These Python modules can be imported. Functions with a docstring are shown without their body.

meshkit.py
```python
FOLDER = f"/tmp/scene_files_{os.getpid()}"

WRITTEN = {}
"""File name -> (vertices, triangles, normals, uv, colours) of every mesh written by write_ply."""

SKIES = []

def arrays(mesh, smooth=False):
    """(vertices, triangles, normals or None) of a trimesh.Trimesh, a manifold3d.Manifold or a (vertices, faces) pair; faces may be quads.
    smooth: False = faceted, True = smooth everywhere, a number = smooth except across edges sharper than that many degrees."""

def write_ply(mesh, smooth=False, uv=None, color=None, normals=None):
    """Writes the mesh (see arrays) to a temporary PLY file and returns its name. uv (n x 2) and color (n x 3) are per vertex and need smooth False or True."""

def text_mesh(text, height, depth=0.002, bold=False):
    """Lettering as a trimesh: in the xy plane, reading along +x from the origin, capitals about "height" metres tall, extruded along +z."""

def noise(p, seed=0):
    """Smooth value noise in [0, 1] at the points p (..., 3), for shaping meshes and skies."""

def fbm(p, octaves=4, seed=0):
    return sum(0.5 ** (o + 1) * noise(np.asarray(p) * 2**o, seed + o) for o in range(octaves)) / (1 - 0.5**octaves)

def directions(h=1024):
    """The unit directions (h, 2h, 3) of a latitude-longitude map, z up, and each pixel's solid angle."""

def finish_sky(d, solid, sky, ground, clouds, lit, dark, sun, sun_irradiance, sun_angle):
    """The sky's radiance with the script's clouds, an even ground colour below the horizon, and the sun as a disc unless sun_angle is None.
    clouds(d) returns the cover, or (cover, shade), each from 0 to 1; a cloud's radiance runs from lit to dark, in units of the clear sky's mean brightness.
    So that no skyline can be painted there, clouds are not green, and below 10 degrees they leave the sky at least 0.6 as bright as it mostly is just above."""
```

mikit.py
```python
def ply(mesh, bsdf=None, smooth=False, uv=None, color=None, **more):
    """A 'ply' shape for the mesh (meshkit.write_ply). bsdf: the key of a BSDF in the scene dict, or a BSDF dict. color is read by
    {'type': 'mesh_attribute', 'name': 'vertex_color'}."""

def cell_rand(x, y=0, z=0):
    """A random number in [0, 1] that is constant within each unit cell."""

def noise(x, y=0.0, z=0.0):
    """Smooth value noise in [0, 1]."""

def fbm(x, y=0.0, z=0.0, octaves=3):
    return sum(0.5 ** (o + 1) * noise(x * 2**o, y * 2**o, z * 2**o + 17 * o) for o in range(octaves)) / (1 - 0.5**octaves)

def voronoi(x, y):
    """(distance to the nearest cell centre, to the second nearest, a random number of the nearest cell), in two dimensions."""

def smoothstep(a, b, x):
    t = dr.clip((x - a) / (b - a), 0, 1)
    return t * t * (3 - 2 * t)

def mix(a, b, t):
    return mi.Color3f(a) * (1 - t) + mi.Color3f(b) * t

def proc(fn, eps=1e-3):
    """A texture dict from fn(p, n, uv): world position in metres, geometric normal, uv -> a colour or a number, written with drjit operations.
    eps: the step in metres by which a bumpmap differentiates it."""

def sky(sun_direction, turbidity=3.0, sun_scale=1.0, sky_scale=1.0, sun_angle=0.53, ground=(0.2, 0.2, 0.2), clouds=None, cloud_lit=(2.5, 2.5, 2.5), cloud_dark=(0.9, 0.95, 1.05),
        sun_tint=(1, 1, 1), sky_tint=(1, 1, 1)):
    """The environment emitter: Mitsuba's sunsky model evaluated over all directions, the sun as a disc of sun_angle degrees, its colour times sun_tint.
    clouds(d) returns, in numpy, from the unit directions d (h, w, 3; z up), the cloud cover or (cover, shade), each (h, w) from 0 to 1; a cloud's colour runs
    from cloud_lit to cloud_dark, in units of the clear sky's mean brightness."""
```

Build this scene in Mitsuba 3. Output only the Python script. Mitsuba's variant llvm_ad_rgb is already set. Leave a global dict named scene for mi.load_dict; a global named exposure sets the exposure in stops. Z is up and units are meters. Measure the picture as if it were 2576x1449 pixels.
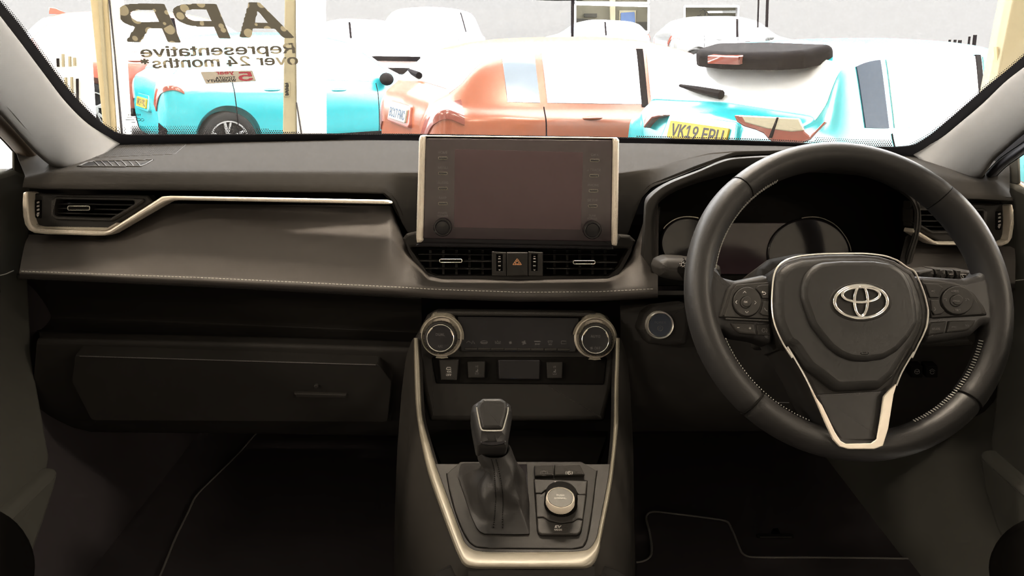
import math, random, numpy as np, trimesh, mitsuba as mi, drjit as dr, mikit, meshkit
import mapbox_earcut, shapely
from shapely.geometry import Polygon
from scipy.interpolate import PchipInterpolator as PCH
random.seed(7); RNG = np.random.default_rng(7)
scene, labels = {}, {}
# ------------------------------------------------------------------ camera, sky, exposure
CAM = np.array([0.0, 0.0, 1.6]); FPX = 1860.0
_p, _y, _r = np.radians([18.5, 0.6, 0.6])
FWD = np.array([np.sin(_y)*np.cos(_p), np.cos(_y)*np.cos(_p), -np.sin(_p)])
_r0 = np.cross(FWD, [0, 0, 1]); _r0 /= np.linalg.norm(_r0); _u0 = np.cross(_r0, FWD)
RIGHT = _r0*np.cos(_r)+_u0*np.sin(_r); UPV = _u0*np.cos(_r)-_r0*np.sin(_r)
T = mi.ScalarTransform4f
scene['camera'] = {'type': 'perspective', 'fov': float(2*np.degrees(np.arctan(1288/FPX))), 'fov_axis': 'x', 'near_clip': 0.02, 'far_clip': 500.0,
                   'to_world': T().look_at(origin=CAM.tolist(), target=(CAM+FWD).tolist(), up=UPV.tolist())}
def overcast(d):
    n = meshkit.fbm(d*2.5+5, 3)
    return np.ones(d.shape[:2]), 0.25*n
scene['sky'] = mikit.sky([0.2, -0.5, 0.85], turbidity=4, sun_scale=0.0, sky_scale=1.0, clouds=overcast, cloud_lit=(1.0, 0.985, 0.96), cloud_dark=(0.8, 0.8, 0.8))
exposure = 7.25
# ------------------------------------------------------------------ helpers
def rays(px, py):
    px, py = np.asarray(px, float), np.asarray(py, float)
    return FWD+RIGHT*((px-1288)/FPX)[..., None]-UPV*((py-724.5)/FPX)[..., None]
def at(px, py, Y):
    d = rays(px, py)
    return CAM+d*(np.asarray(Y, float)/d[..., 1])[..., None]
def onplane(px, py, o, n):
    d = rays(px, py)
    return CAM+d*(((np.asarray(o)-CAM)@n)/(d@n))[..., None]
class Fr:
    """A flat working plane: origin o, axes u (right), v (up), w (towards the cabin)."""
    def __init__(s, o, tilt=0, w=None, u=(1, 0, 0)):
        t = np.radians(tilt)
        s.o = np.asarray(o, float); s.w = np.array([0, -np.cos(t), np.sin(t)]) if w is None else np.asarray(w, float)/np.linalg.norm(w)
        u = np.asarray(u, float); s.u = u-s.w*(u@s.w); s.u /= np.linalg.norm(s.u); s.v = np.cross(s.w, s.u)
        s.M = np.eye(4); s.M[:3, 0], s.M[:3, 1], s.M[:3, 2], s.M[:3, 3] = s.u, s.v, s.w, s.o
    def P(s, pts, h=0.0, k=None):
        p = np.asarray(pts, float)
        if k: p = p/k[2]+np.array(k[:2])
        q = onplane(p[..., 0], p[..., 1], s.o+s.w*h, s.w)-s.o
        return np.stack([q@s.u, q@s.v], -1)
    def scale(s, x, y, h=0.0):
        a = s.P([[x, y], [x+1, y]], h); return np.linalg.norm(a[1]-a[0])
    def put(s, m):
        m = m.copy(); m.apply_transform(s.M); return m
    def W(s, q):
        q = np.asarray(q, float); return s.o+q[..., :1]*s.u+q[..., 1:2]*s.v+q[..., 2:3]*s.w
def free(name, parent=None):
    k = f'{parent}__{name}' if parent else name; i = 0; b = k
    used = lambda k: k in scene or k in labels or any(x.startswith(k+'__') for x in scene)
    while used(k): i += 1; k = f'{b}_{i:03d}'
    return k
def obj(name, mesh, bsdf, parent=None, smooth=35, label=None, **more):
    k = free(name, parent)
    if isinstance(mesh, list): mesh = trimesh.util.concatenate(mesh)
    scene[k] = mikit.ply(mesh, bsdf, smooth=smooth)
    if label or more: labels[k] = {**({'label': label} if label else {}), **more}
    return k
def thing(name, label, cat, group=None):
    k = free(name); labels[k] = {'label': label, 'category': cat, **({'group': group} if group else {})}; return k
def tag(k, label, cat, group=None): labels[k] = {'label': label, 'category': cat, **({'group': group} if group else {})}
def struct(k, label): labels[k] = {'label': label, 'kind': 'structure'}
def ring_inset(r, d):
    e = np.roll(r, -1, 0)-r; e /= np.linalg.norm(e, axis=1, keepdims=True)+1e-12
    n = np.stack([-e[:, 1], e[:, 0]], 1); m = n+np.roll(n, 1, 0); l = np.linalg.norm(m, axis=1, keepdims=True)
    m = m/np.maximum(l, .3); c = np.clip((m*n).sum(1, keepdims=True), .45, 1)
    return r+m/c*d
def rnd(pts, r):
    p = Polygon(pts).buffer(0)
    if p.geom_type != 'Polygon': p = max(p.geoms, key=lambda g: g.area)
    q = p.buffer(-r, quad_segs=5).buffer(2*r, quad_segs=5).buffer(-r, quad_segs=5)
    if q.is_empty or q.geom_type != 'Polygon': return p
    return q
def slab(poly, h0, h1, bevel=0.0, holes=(), steps=3, cut=None):
    p = poly if hasattr(poly, 'exterior') else Polygon(poly)
    p = p.buffer(0)
    for hl in holes: p = p.difference(hl if hasattr(hl, 'exterior') else Polygon(hl).buffer(0))
    ms = []
    for g in getattr(p, 'geoms', [p]):
        if g.geom_type != 'Polygon' or g.area < 1e-9: continue
        g = shapely.geometry.polygon.orient(g.simplify(2e-5))
        rings = [np.array(g.exterior.coords)[:-1]]+[np.array(i.coords)[:-1] for i in g.interiors]
        lay = [(0, h0)]+([(0, h1)] if bevel <= 0 else [(bevel*(1-math.cos(a)), h1-bevel*(1-math.sin(a))) for a in np.linspace(0, math.pi/2, steps+1)])
        n = sum(map(len, rings)); V = []; F = []
        for ins, h in lay:
            q = np.vstack([ring_inset(r, ins) if ins else r for r in rings]); V.append(np.column_stack([q, np.full(n, h)]))
        at0 = 0
        for r in rings:
            m = len(r); i = np.arange(m); j = (i+1) % m
            for L in range(len(lay)-1):
                a, b = L*n+at0, (L+1)*n+at0
                F += [np.column_stack([a+i, a+j, b+j]), np.column_stack([a+i, b+j, b+i])]
            at0 += m
        tri = mapbox_earcut.triangulate_float64(np.vstack(rings), np.cumsum([len(r) for r in rings]).astype(np.uint32)).reshape(-1, 3).astype(int)
        a, b, c = (np.vstack(rings)[tri[:, k]] for k in range(3))
        neg = ((b-a)[:, 0]*(c-a)[:, 1]-(b-a)[:, 1]*(c-a)[:, 0]) < 0
        tri[neg] = tri[neg][:, ::-1]
        L = len(lay); V += [V[-1], V[0]]                      # the flat caps have corners of their own, so that they shade flat
        F += [tri+L*n, tri[:, ::-1]+(L+1)*n]
        ms.append(trimesh.Trimesh(np.vstack(V), np.vstack(F), process=False))
    return trimesh.util.concatenate(ms)
def pl(fr, pts, h0, h1, bevel=0.0, k=None, r=0.0, holes=(), hr=0.0, href=None):
    """An outline on the plane, turned into a solid from h0 to h1 with rounded front edge."""
    h = h1 if href is None else href
    q = fr.P(pts, h, k); s = fr.scale(*(np.mean(np.asarray(pts, float), 0)/(k[2] if k else 1)+np.array(k[:2] if k else (0, 0))), h)
    g = rnd(q, r*s) if r else Polygon(q)
    hs = [(rnd(fr.P(x, h, k), hr*s) if hr else Polygon(fr.P(x, h, k))) for x in holes]
    return fr.put(slab(g, h0, h1, bevel, hs))
def ell(cx, cy, rx, ry=None, n=40, a0=0, a1=360, rot=0):
    ry = rx if ry is None else ry
    a = np.radians(np.linspace(a0, a1, n, endpoint=(a1-a0) % 360 != 0)); c, s = np.cos(np.radians(rot)), np.sin(np.radians(rot))
    x, y = rx*np.cos(a), ry*np.sin(a)
    return np.stack([cx+x*c-y*s, cy+x*s+y*c], 1)
def tube(p, r, sides=8, closed=False):
    p = np.asarray(p, float)
    if closed:
        t = np.roll(p, -1, 0)-np.roll(p, 1, 0)
    else: t = np.gradient(p, axis=0)
    t /= np.linalg.norm(t, axis=1, keepdims=True)+1e-12
    ref = np.array([0.31, 0.2, 0.93]); N = []
    a = np.cross(t[0], ref); a /= np.linalg.norm(a)
    for i in range(len(p)):
        a = a-t[i]*(a@t[i]); a /= np.linalg.norm(a); N.append(a)
    N = np.array(N); B = np.cross(t, N); g = np.arange(sides)*2*np.pi/sides; r = np.broadcast_to(r, (len(p),))
    V = p[:, None]+r[:, None, None]*(np.cos(g)[None, :, None]*N[:, None]+np.sin(g)[None, :, None]*B[:, None])
    n = len(p); m = n if closed else n-1; F = []
    i, j = np.meshgrid(np.arange(m), np.arange(sides), indexing='ij'); i2 = (i+1) % n; j2 = (j+1) % sides
    q = np.stack([i*sides+j, i*sides+j2, i2*sides+j2, i2*sides+j], -1).reshape(-1, 4)
    F = [q[:, [0, 1, 2]], q[:, [0, 2, 3]]]; V = V.reshape(-1, 3)
    if not closed:
        V = np.vstack([V, p[:1], p[-1:]]); k = np.arange(sides); k2 = (k+1) % sides
        F += [np.column_stack([k2, k, np.full(sides, n*sides)]), np.column_stack([(n-1)*sides+k, (n-1)*sides+k2, np.full(sides, n*sides+1)])]
    return trimesh.Trimesh(V, np.vstack(F), process=False)
def ptube(fr, pts, rpx, h, k=None, closed=False, sides=8, n=None):
    q = fr.P(pts, h, k)
    if n: q = smooth_path(q, n, closed)
    c = np.mean(np.asarray(pts, float), 0)/(k[2] if k else 1)+np.array(k[:2] if k else (0, 0))
    return fr.put(tube(np.column_stack([q, np.full(len(q), h)]), rpx*fr.scale(*c, h), sides, closed))
def smooth_path(q, n, closed=False):
    q = np.asarray(q, float)
    if closed:
        q = np.vstack([q[-3:], q, q[:4]]); m0, m1 = 3, len(q)-4
    else: m0, m1 = 0, len(q)-1
    from scipy.interpolate import CubicSpline, Akima1DInterpolator
    t = np.concatenate([[0], np.cumsum(np.sqrt(np.linalg.norm(np.diff(q, axis=0), axis=1))+1e-9)])
    return Akima1DInterpolator(t, q)(np.linspace(t[m0], t[m1], n, endpoint=not closed))
def box(x0, x1, y0, y1, z0, z1, b=0.0):
    m = slab([(x0, y0), (x1, y0), (x1, y1), (x0, y1)], z0, z1, b); return m
def grid_solid(V, thick, toward=None):
    """A curved sheet (rows x columns x 3) given thickness away from the viewer: a closed solid."""
    R, C = V.shape[:2]
    du, dv = np.gradient(V, axis=1), np.gradient(V, axis=0); n = np.cross(du, dv); n /= np.linalg.norm(n, axis=2, keepdims=True)+1e-12
    tw = CAM if toward is None else np.asarray(toward)
    if (n*(tw-V)).sum() < 0: n = -n; flip = True
    else: flip = False
    B = V-n*thick; idx = np.arange(R*C).reshape(R, C)
    q = np.stack([idx[:-1, :-1], idx[:-1, 1:], idx[1:, 1:], idx[1:, :-1]], -1).reshape(-1, 4)
    q = q if not flip else q[:, ::-1]
    F = [q, q[:, ::-1]+R*C]
    def edge(a):
        a = np.asarray(a); e = np.stack([a[:-1], a[:-1]+R*C, a[1:]+R*C, a[1:]], -1); F.append(e if not flip else e[:, ::-1])
    edge(idx[0]); edge(idx[:, -1]); edge(idx[-1, ::-1]); edge(idx[::-1, 0])
    F = np.vstack(F)
    return trimesh.Trimesh(np.vstack([V.reshape(-1, 3), B.reshape(-1, 3)]), np.vstack([F[:, [0, 1, 2]], F[:, [0, 2, 3]]]), process=False)
def loft(rails, N=120, sub=4, lin=False):
    rows = []; t = np.linspace(0, 1, N)
    for r in rails:
        r = np.asarray(r, float); x = r[0, 0]+(r[-1, 0]-r[0, 0])*t
        f = (lambda c: np.interp(x, r[:, 0], r[:, c])) if (lin or len(r) < 3) else (lambda c: PCH(r[:, 0], r[:, c])(x))
        rows.append(at(x, f(1), f(2)))
    V = np.array(rows)
    if sub > 1: V = PCH(np.arange(len(V)), V, axis=0)(np.linspace(0, len(V)-1, (len(V)-1)*sub+1))
    return V
def lathe(fr, cx, cy, prof, n=48, h=0.0, rim=None):
    """prof: (radius m, height along w) pairs from the outside in; about the plane's point under pixel cx, cy."""
    c = fr.P([[cx, cy]], h)[0]; a = np.linspace(0, 2*np.pi, n, endpoint=False); V = []
    for r, z in prof:
        rr = np.full(n, r) if rim is None else rim(a, r, z)
        V.append(np.column_stack([c[0]+rr*np.cos(a), c[1]+rr*np.sin(a), np.full(n, z)]))
    m = len(prof); V = np.vstack(V); i, j = np.meshgrid(np.arange(m-1), np.arange(n), indexing='ij'); j2 = (j+1) % n
    q = np.stack([i*n+j, i*n+j2, (i+1)*n+j2, (i+1)*n+j], -1).reshape(-1, 4); F = [q[:, [0, 1, 2]], q[:, [0, 2, 3]]]
    V = np.vstack([V, [[c[0], c[1], prof[0][1]]], [[c[0], c[1], prof[-1][1]]]]); k = np.arange(n); k2 = (k+1) % n
    F += [np.column_stack([k2, k, np.full(n, m*n)]), np.column_stack([(m-1)*n+k, (m-1)*n+k2, np.full(n, m*n+1)])]
    return fr.put(trimesh.Trimesh(V, np.vstack(F), process=False))
def text(fr, s, cx, cy, hpx, h, wpx=None, bold=False, mirror=False, depth=.0004, rot=0, shear=0):
    m = meshkit.text_mesh(s, 1.0, .1, bold); b = m.bounds; m.apply_translation([-(b[0, 0]+b[1, 0])/2, -(b[0, 1]+b[1, 1])/2, 0])
    c = fr.P([[cx, cy]], h)[0]; sc = fr.scale(cx, cy, h); v = m.vertices.copy()
    if shear: v[:, 0] += shear*v[:, 1]; b = np.array([v.min(0), v.max(0)]); v -= (b[0]+b[1])/2*[1, 1, 0]
    k = hpx*sc/(b[1, 1]-b[0, 1]); kx = k if wpx is None else wpx*sc/(b[1, 0]-b[0, 0])
    v *= [kx*(-1 if mirror else 1), k, depth/.1]; a = np.radians(rot)
    v = np.column_stack([v[:, 0]*np.cos(a)-v[:, 1]*np.sin(a), v[:, 0]*np.sin(a)+v[:, 1]*np.cos(a), v[:, 2]])+[c[0], c[1], h]
    f = m.faces[:, ::-1] if mirror else m.faces
    return fr.put(trimesh.Trimesh(v, f, process=False))
def strokes(fr, lines, rpx, h):
    return trimesh.util.concatenate([ptube(fr, l, rpx, h, sides=5) for l in lines])
# ------------------------------------------------------------------ materials
def rgb(c): return {'type': 'rgb', 'value': [float(x) for x in (c if hasattr(c, '__len__') else (c,)*3)]}
def mat(name, col, rough=.5, spec=.5, metal=0.0, bump=None, **kw):
    b = {'type': 'principled', 'base_color': rgb(col) if not isinstance(col, dict) else col, 'roughness': rough, 'specular': spec, 'metallic': metal, **kw}
    if bump is not None: b = {'type': 'bumpmap', 'arbitrary': bump[0], 'scale': bump[1], 'bsdf': b}
    scene[name] = {'type': 'twosided', 'bsdf': b}
nz, fb, vor, ss, mix = mikit.noise, mikit.fbm, mikit.voronoi, mikit.smoothstep, mikit.mix
def grain(s): return mikit.proc(lambda p, n, uv: nz(p.x*s, p.y*s, p.z*s)*.65+nz(p.x*s*2.1+9, p.y*s*2.1, p.z*s*2.1)*.35, eps=3e-4)
G_DASH, G_FINE = grain(520.), grain(1100.)
WARM = np.array([1.0, .93, .84])
mat('m_dash', .0245*WARM, .65, .02, bump=(G_DASH, .00045))
mat('m_pad', .056*np.array([1, .9, .82]), .6, .35, bump=(G_FINE, .0003))
mat('m_plastic', .019*WARM, .6, .18)
mat('m_grey', .025*WARM, .55, .2)
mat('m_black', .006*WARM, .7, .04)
mat('m_gloss', (.010, .009, .010), .08, .5)
mat('m_face', (.026, .017, .020), .12, .5)  # reddish cast in the base carries the lens flare over the screen
mat('m_display_flare', (.052, .029, .033), .3, .5)  # lens flare painted in as a stronger reddish base colour
mat('m_silver', (.60, .54, .45), .38, .5, .25)
mat('m_trimband', (.16, .145, .112), .4, .4, .2)
mat('m_mirror', (.85, .82, .76), .07, .5, 1.0)
mat('m_satin', (.30, .27, .22), .35, .5, .3)
mat('m_chrome', (.80, .77, .70), .16, .5, .75)
mat('m_pillar', (.105, .102, .096), .8, .2, bump=(G_FINE, .0003))
mat('m_leather', .018*np.array([1, .95, .92]), .45, .3, bump=(grain(900.), .00012))
mat('m_cover', .013*np.array([1, .95, .88]), .5, .3, bump=(G_DASH, .0002))
mat('m_carpet', (.045, .04, .043), .95, .1)
mat('m_thread', (.42, .41, .38), .8, .2)
mat('m_binding', (.16, .15, .14), .9, .2)
mat('m_print', (.42, .40, .38), .6, .3)
mat('m_dim', (.10, .095, .095), .6, .3)
mat('m_amber', (.85, .42, .22), .5, .3)
mat('m_navy', (.025, .035, .055), .3, .5)
mat('m_rubber', (.008, .008, .008), .8, .2)
mat('m_seal', (.02, .02, .024), .6, .3)
mat('m_doorgrey', .075*np.array([1, 1, .88]), .7, .1, bump=(G_DASH, .00015))
mat('m_brown', (.05, .036, .024), .7, .3)
mat('m_ceiling', (.55, .52, .47), .9, .1)
scene['m_glass'] = {'type': 'thindielectric', 'int_ior': 1.3}
def paint(name, c, rough=.22, metal=.2): mat(name, c, rough, .75, metal, clearcoat=1.0, clearcoat_gloss=.97)
paint('p_cyan', (.001, .17, .19)); paint('p_orange', (.165, .04, .012)); paint('p_red', (.17, .035, .018)); paint('p_white', (.75, .77, .77)); paint('p_grey', (.09, .093, .093))
mat('m_carglass', (.6, .62, .62), .12, .9, .6)  # pale base puts the blown-out sky reflection into the glass colour
mat('m_quarter', (.010, .022, .040), .25, .06); mat('m_privacy', (.35, .42, .5), .06, .8, .7)
mat('m_tail', (.09, .012, .004), .12, .8, 0, clearcoat=1.0)
mat('m_darktrim', (.0032, .0024, .003), .7, .03)
mat('m_yplate', (.19, .13, .0), .5, .3); mat('m_wplate', (.2, .19, .14), .5, .3); mat('m_ink', (.006, .006, .006), .6, .3); mat('m_bluink', (.012, .03, .06), .6, .3)
mat('m_rim', (.25, .26, .26), .3, .5, .6)
mat('m_yard', mikit.proc(lambda p, n, uv: mix((.08, .08, .079), (.1, .1, .098), fb(p.x*1.5, p.y*1.5))), .9, .2)
mat('m_wall', (.095, .095, .094), .9, .2)
mat('m_frame', (.33, .285, .175), .5, .3)
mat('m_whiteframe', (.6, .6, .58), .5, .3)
mat('m_inner', (.10, .095, .07), .9, .1); mat('m_innerdark', (.03, .03, .026), .9, .1); mat('m_poster', (.06, .10, .2), .7, .2); mat('m_beige', (.24, .22, .15), .8, .2)
mat('m_roomwhite', (.35, .34, .32), .9, .2); mat('m_roomfloor', (.35, .35, .34), .4, .4); mat('m_roomgrey', (.6, .57, .52), .8, .2)
def camo(p, n, uv):
    a, b, w = vor(p.x*17+p.z*3, p.z*19)
    return mix((.16, .145, .10), (.040, .037, .028), ss(.30, .36, a+.35*(w-.35)))
mat('m_vinyl', mikit.proc(camo), .8, .2)
mat('m_sticker', (.2, .185, .155), .7, .2); mat('m_stickred', (.16, .02, .03), .7, .2)
# ------------------------------------------------------------------ car shell: windscreen, pillars, doors, roof, floor
def gl_pt(px, py, off=0.0):
    """The curved windscreen where a sight line meets it."""
    d = rays(px, py); lo, hi = np.full(d.shape[:-1], .3), np.full(d.shape[:-1], 3.0)
    for _ in range(50):
        m = (lo+hi)/2; p = CAM+d*(m/d[..., 1])[..., None]
        s = p[..., 1]-(1.66+off-.42*(p[..., 0]/.7)**2-1.55*(p[..., 2]-1.4)); hi = np.where(s > 0, m, hi); lo = np.where(s > 0, lo, m)
    return CAM+d*(lo/d[..., 1])[..., None]
# visible clear edge of the glass: left side, bottom, right side
EDGE_L = [(-130, -170), (-60, -75), (0, 5), (50, 65), (100, 131), (150, 198), (200, 258), (240, 297), (275, 325), (300, 338), (330, 341)]
EDGE_B = [(330, 341), (500, 340.5), (700, 339.5), (860, 339), (1050, 340), (1305, 344), (1500, 347), (1640, 350), (1800, 353.5), (1980, 360), (2150, 370), (2240, 372), (2290, 368)]
EDGE_R = [(2290, 368), (2330, 348), (2380, 308), (2430, 265), (2480, 222), (2530, 182), (2576, 143), (2640, 90), (2760, -20)]
EDGE_T = [(2500, -420), (1288, -520), (100, -420)]
k = 'window_1'
edge = np.array(EDGE_L+EDGE_B[1:]+EDGE_R[1:], float)
gx, gy = np.meshgrid(np.linspace(-420, 3000, 48), np.linspace(-520, 420, 24))
scene[k+'__pane'] = mikit.ply(trimesh.Trimesh(gl_pt(gx, gy).reshape(-1, 3), np.vstack([np.array([[i*48+j, i*48+j+1, i*48+j+49], [i*48+j, i*48+j+49, i*48+j+48]]) for i in range(23) for j in range(47)]), process=False), 'm_glass', smooth=True)
struct(k, 'windscreen glass of the car, full width above the dashboard, with a black dotted border')
def resample(p, n, sm=True):
    p = np.asarray(p, float); t = np.concatenate([[0], np.cumsum(np.linalg.norm(np.diff(p, axis=0), axis=1))]); u = np.linspace(0, t[-1], n)
    return np.column_stack([PCH(t, p[:, 0])(u), PCH(t, p[:, 1])(u)]) if sm else np.column_stack([np.interp(u, t, p[:, 0]), np.interp(u, t, p[:, 1])])
e = resample(edge, 300); tn = np.gradient(e, axis=0); tn /= np.linalg.norm(tn, axis=1, keepdims=True); nn = np.stack([-tn[:, 1], tn[:, 0]], 1)
wband = np.interp(e[:, 0], [0, 250, 330, 2200, 2300, 2576], [60, 50, 26, 30, 40, 60])
obj('border_band', grid_solid(np.array([gl_pt(*(e+nn*w*wband[:, None]).T, -.004) for w in (0, .5, 1.)]), .003), 'm_seal', k, smooth=True, label='black border of the windscreen')
# dotted fringe of the border (small discs just inside the black edge)
dots = []
def dot_row(p0, off, rad, spacing=5.2, shift=0.0):
    L = np.linalg.norm(np.diff(p0, axis=0), axis=1).sum(); n = int(L/spacing); q = resample(p0, n)
    t = np.gradient(q, axis=0); t /= np.linalg.norm(t, axis=1, keepdims=True); m = np.stack([t[:, 1], -t[:, 0]], 1)
    q = q+m*off+t*shift
    return [(x, y, rad) for x, y in q]
low = np.array(EDGE_B[:-1], float)
wide = low[low[:, 0] < 780]
D = []
for i in range(6):
    r = 2.15-.22*i; D += [d for d in dot_row(low, 2+4.2*i, r, 5.4, 2.7*(i % 2)) if (d[0] < 790-38*i if i > 0 else True) or (i < 2 and d[0] > 1600) or (d[0] > 2050 and i < 5)]
    D += [(230+7.5*j+2.7*(i % 2), 318+.25*j+4.2*(5-i)*0+4.2*i, 1.1+.16*i) for j in range(12)] if i < 5 else []
for side in (EDGE_L, EDGE_R):
    for i in range(2): D += dot_row(np.array(side[2:-1] if side is EDGE_L else side[:-1], float), 2+4*i, 1.7-.4*i, 5.4, 2.7*i)
D = np.array([d for d in D if -40 < d[0] < 2640 and d[1] > -60])
c = gl_pt(D[:, 0], D[:, 1], -.003); g = np.arange(6)*np.pi/3
rr = D[:, 2]*np.linalg.norm(c-CAM, axis=1)/FPX/1.05
V = np.concatenate([c[:, None]+rr[:, None, None]*(np.cos(g)[None, :, None]*RIGHT+np.sin(g)[None, :, None]*UPV), (c+.0006*UPV)[:, None]*1.0], 1)
F = np.concatenate([np.array([[i, (i+1) % 6, 6] for i in range(6)])+7*j for j in range(len(c))])
obj('border_dots', trimesh.Trimesh(V.reshape(-1, 3), F, process=False), 'm_seal', k, smooth=False, kind='stuff', label='rows of black dots fading into the glass')
GT = Fr(gl_pt(330., 290., -.006), w=CAM-gl_pt(330., 290.))
obj('glass_marking', [text(GT, 'TOYOTA', 338, 289, 5.5, 0, 34, True, mirror=True), strokes(GT, [ell(348, 301, 6, 3.2, 16), ell(358, 301.5, 4, 3, 14)], .6, 0), strokes(GT, [[(318, 295), (332, 295.3)], [(338, 295.6), (346, 296)], [(316, 301.5), (338, 301)], [(326, 307), (340, 307.5)]], .7, 0)], 'm_ink', k, smooth=False, label='small black printed marking on the glass')

# pillars
def pillar(key, E1, E2, label, thick=.03):
    E1, E2 = np.asarray(E1, float), np.asarray(E2, float); n = 60
    t1, t2 = (np.linspace(0, 1, len(E)) for E in (E1, E2)); u = np.linspace(0, 1, n)
    a = np.column_stack([PCH(t1, E1[:, j])(u) for j in range(3)]); b = np.column_stack([PCH(t2, E2[:, j])(u) for j in range(3)])
    A, B = at(a[:, 0], a[:, 1], a[:, 2]), at(b[:, 0], b[:, 1], b[:, 2]); rows = []
    for w in np.linspace(0, 1, 15):
        m = A*(1-w)+B*w; bul = math.sin(math.pi*w)**.6
        rows.append(m+(CAM-m)/np.linalg.norm(CAM-m, axis=1, keepdims=True)*(.035*bul))
    away = lambda P: P-(CAM-P)/np.linalg.norm(CAM-P, axis=1, keepdims=True)*.04
    rows = [away(A)]+rows+[away(B)]
    V = np.array(rows)
    return obj(key, grid_solid(V, .012), 'm_pillar', smooth=True)
def pill(pts): return [(x, y, Y) for x, y, Y in pts]
struct(pillar('trim_1', [(-520, -480, .60), (-190, -210, .78), (-90, -75, .84), (0, 40, .92), (60, 118, .98), (110, 185, 1.03), (170, 262, 1.09), (230, 318, 1.17), (305, 358, 1.27)],
              [(-520, -130, .56), (-190, 120, .74), (-90, 205, .79), (0, 288, .87), (50, 343, .925), (92, 388, .975), (132, 418, 1.02), (178, 430, 1.05), (225, 420, 1.09)], None), 'pale grey left windscreen pillar lining')
struct(pillar('trim_2', [(3110, -290, .60), (2780, -10, .78), (2680, 75, .83), (2600, 150, .92), (2530, 205, .98), (2475, 258, 1.03), (2420, 305, 1.08), (2360, 352, 1.16), (2290, 384, 1.25)],
              [(3110, -20, .56), (2780, 190, .74), (2680, 255, .79), (2600, 318, .87), (2540, 368, .93), (2500, 405, .98), (2470, 446, 1.02), (2430, 460, 1.06), (2385, 452, 1.1)], None), 'pale grey right windscreen pillar lining')
# door side frames between pillar lining and side window
def band(key, pts, hw, mt, label, Yd=.0):
    pts = np.array(pts, float); q = np.column_stack([PCH(np.arange(len(pts)), pts[:, j])(np.linspace(0, len(pts)-1, 30)) for j in range(3)])
    t = np.gradient(q[:, :2], axis=0); t /= np.linalg.norm(t, axis=1, keepdims=True); m = np.stack([-t[:, 1], t[:, 0]], 1)
    rows = [at(*(q[:, :2]+m*hw*w).T, q[:, 2]+abs(w)**2*.03) for w in np.linspace(-1, 1, 9)]
    return grid_solid(np.array(rows), .01)
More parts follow.
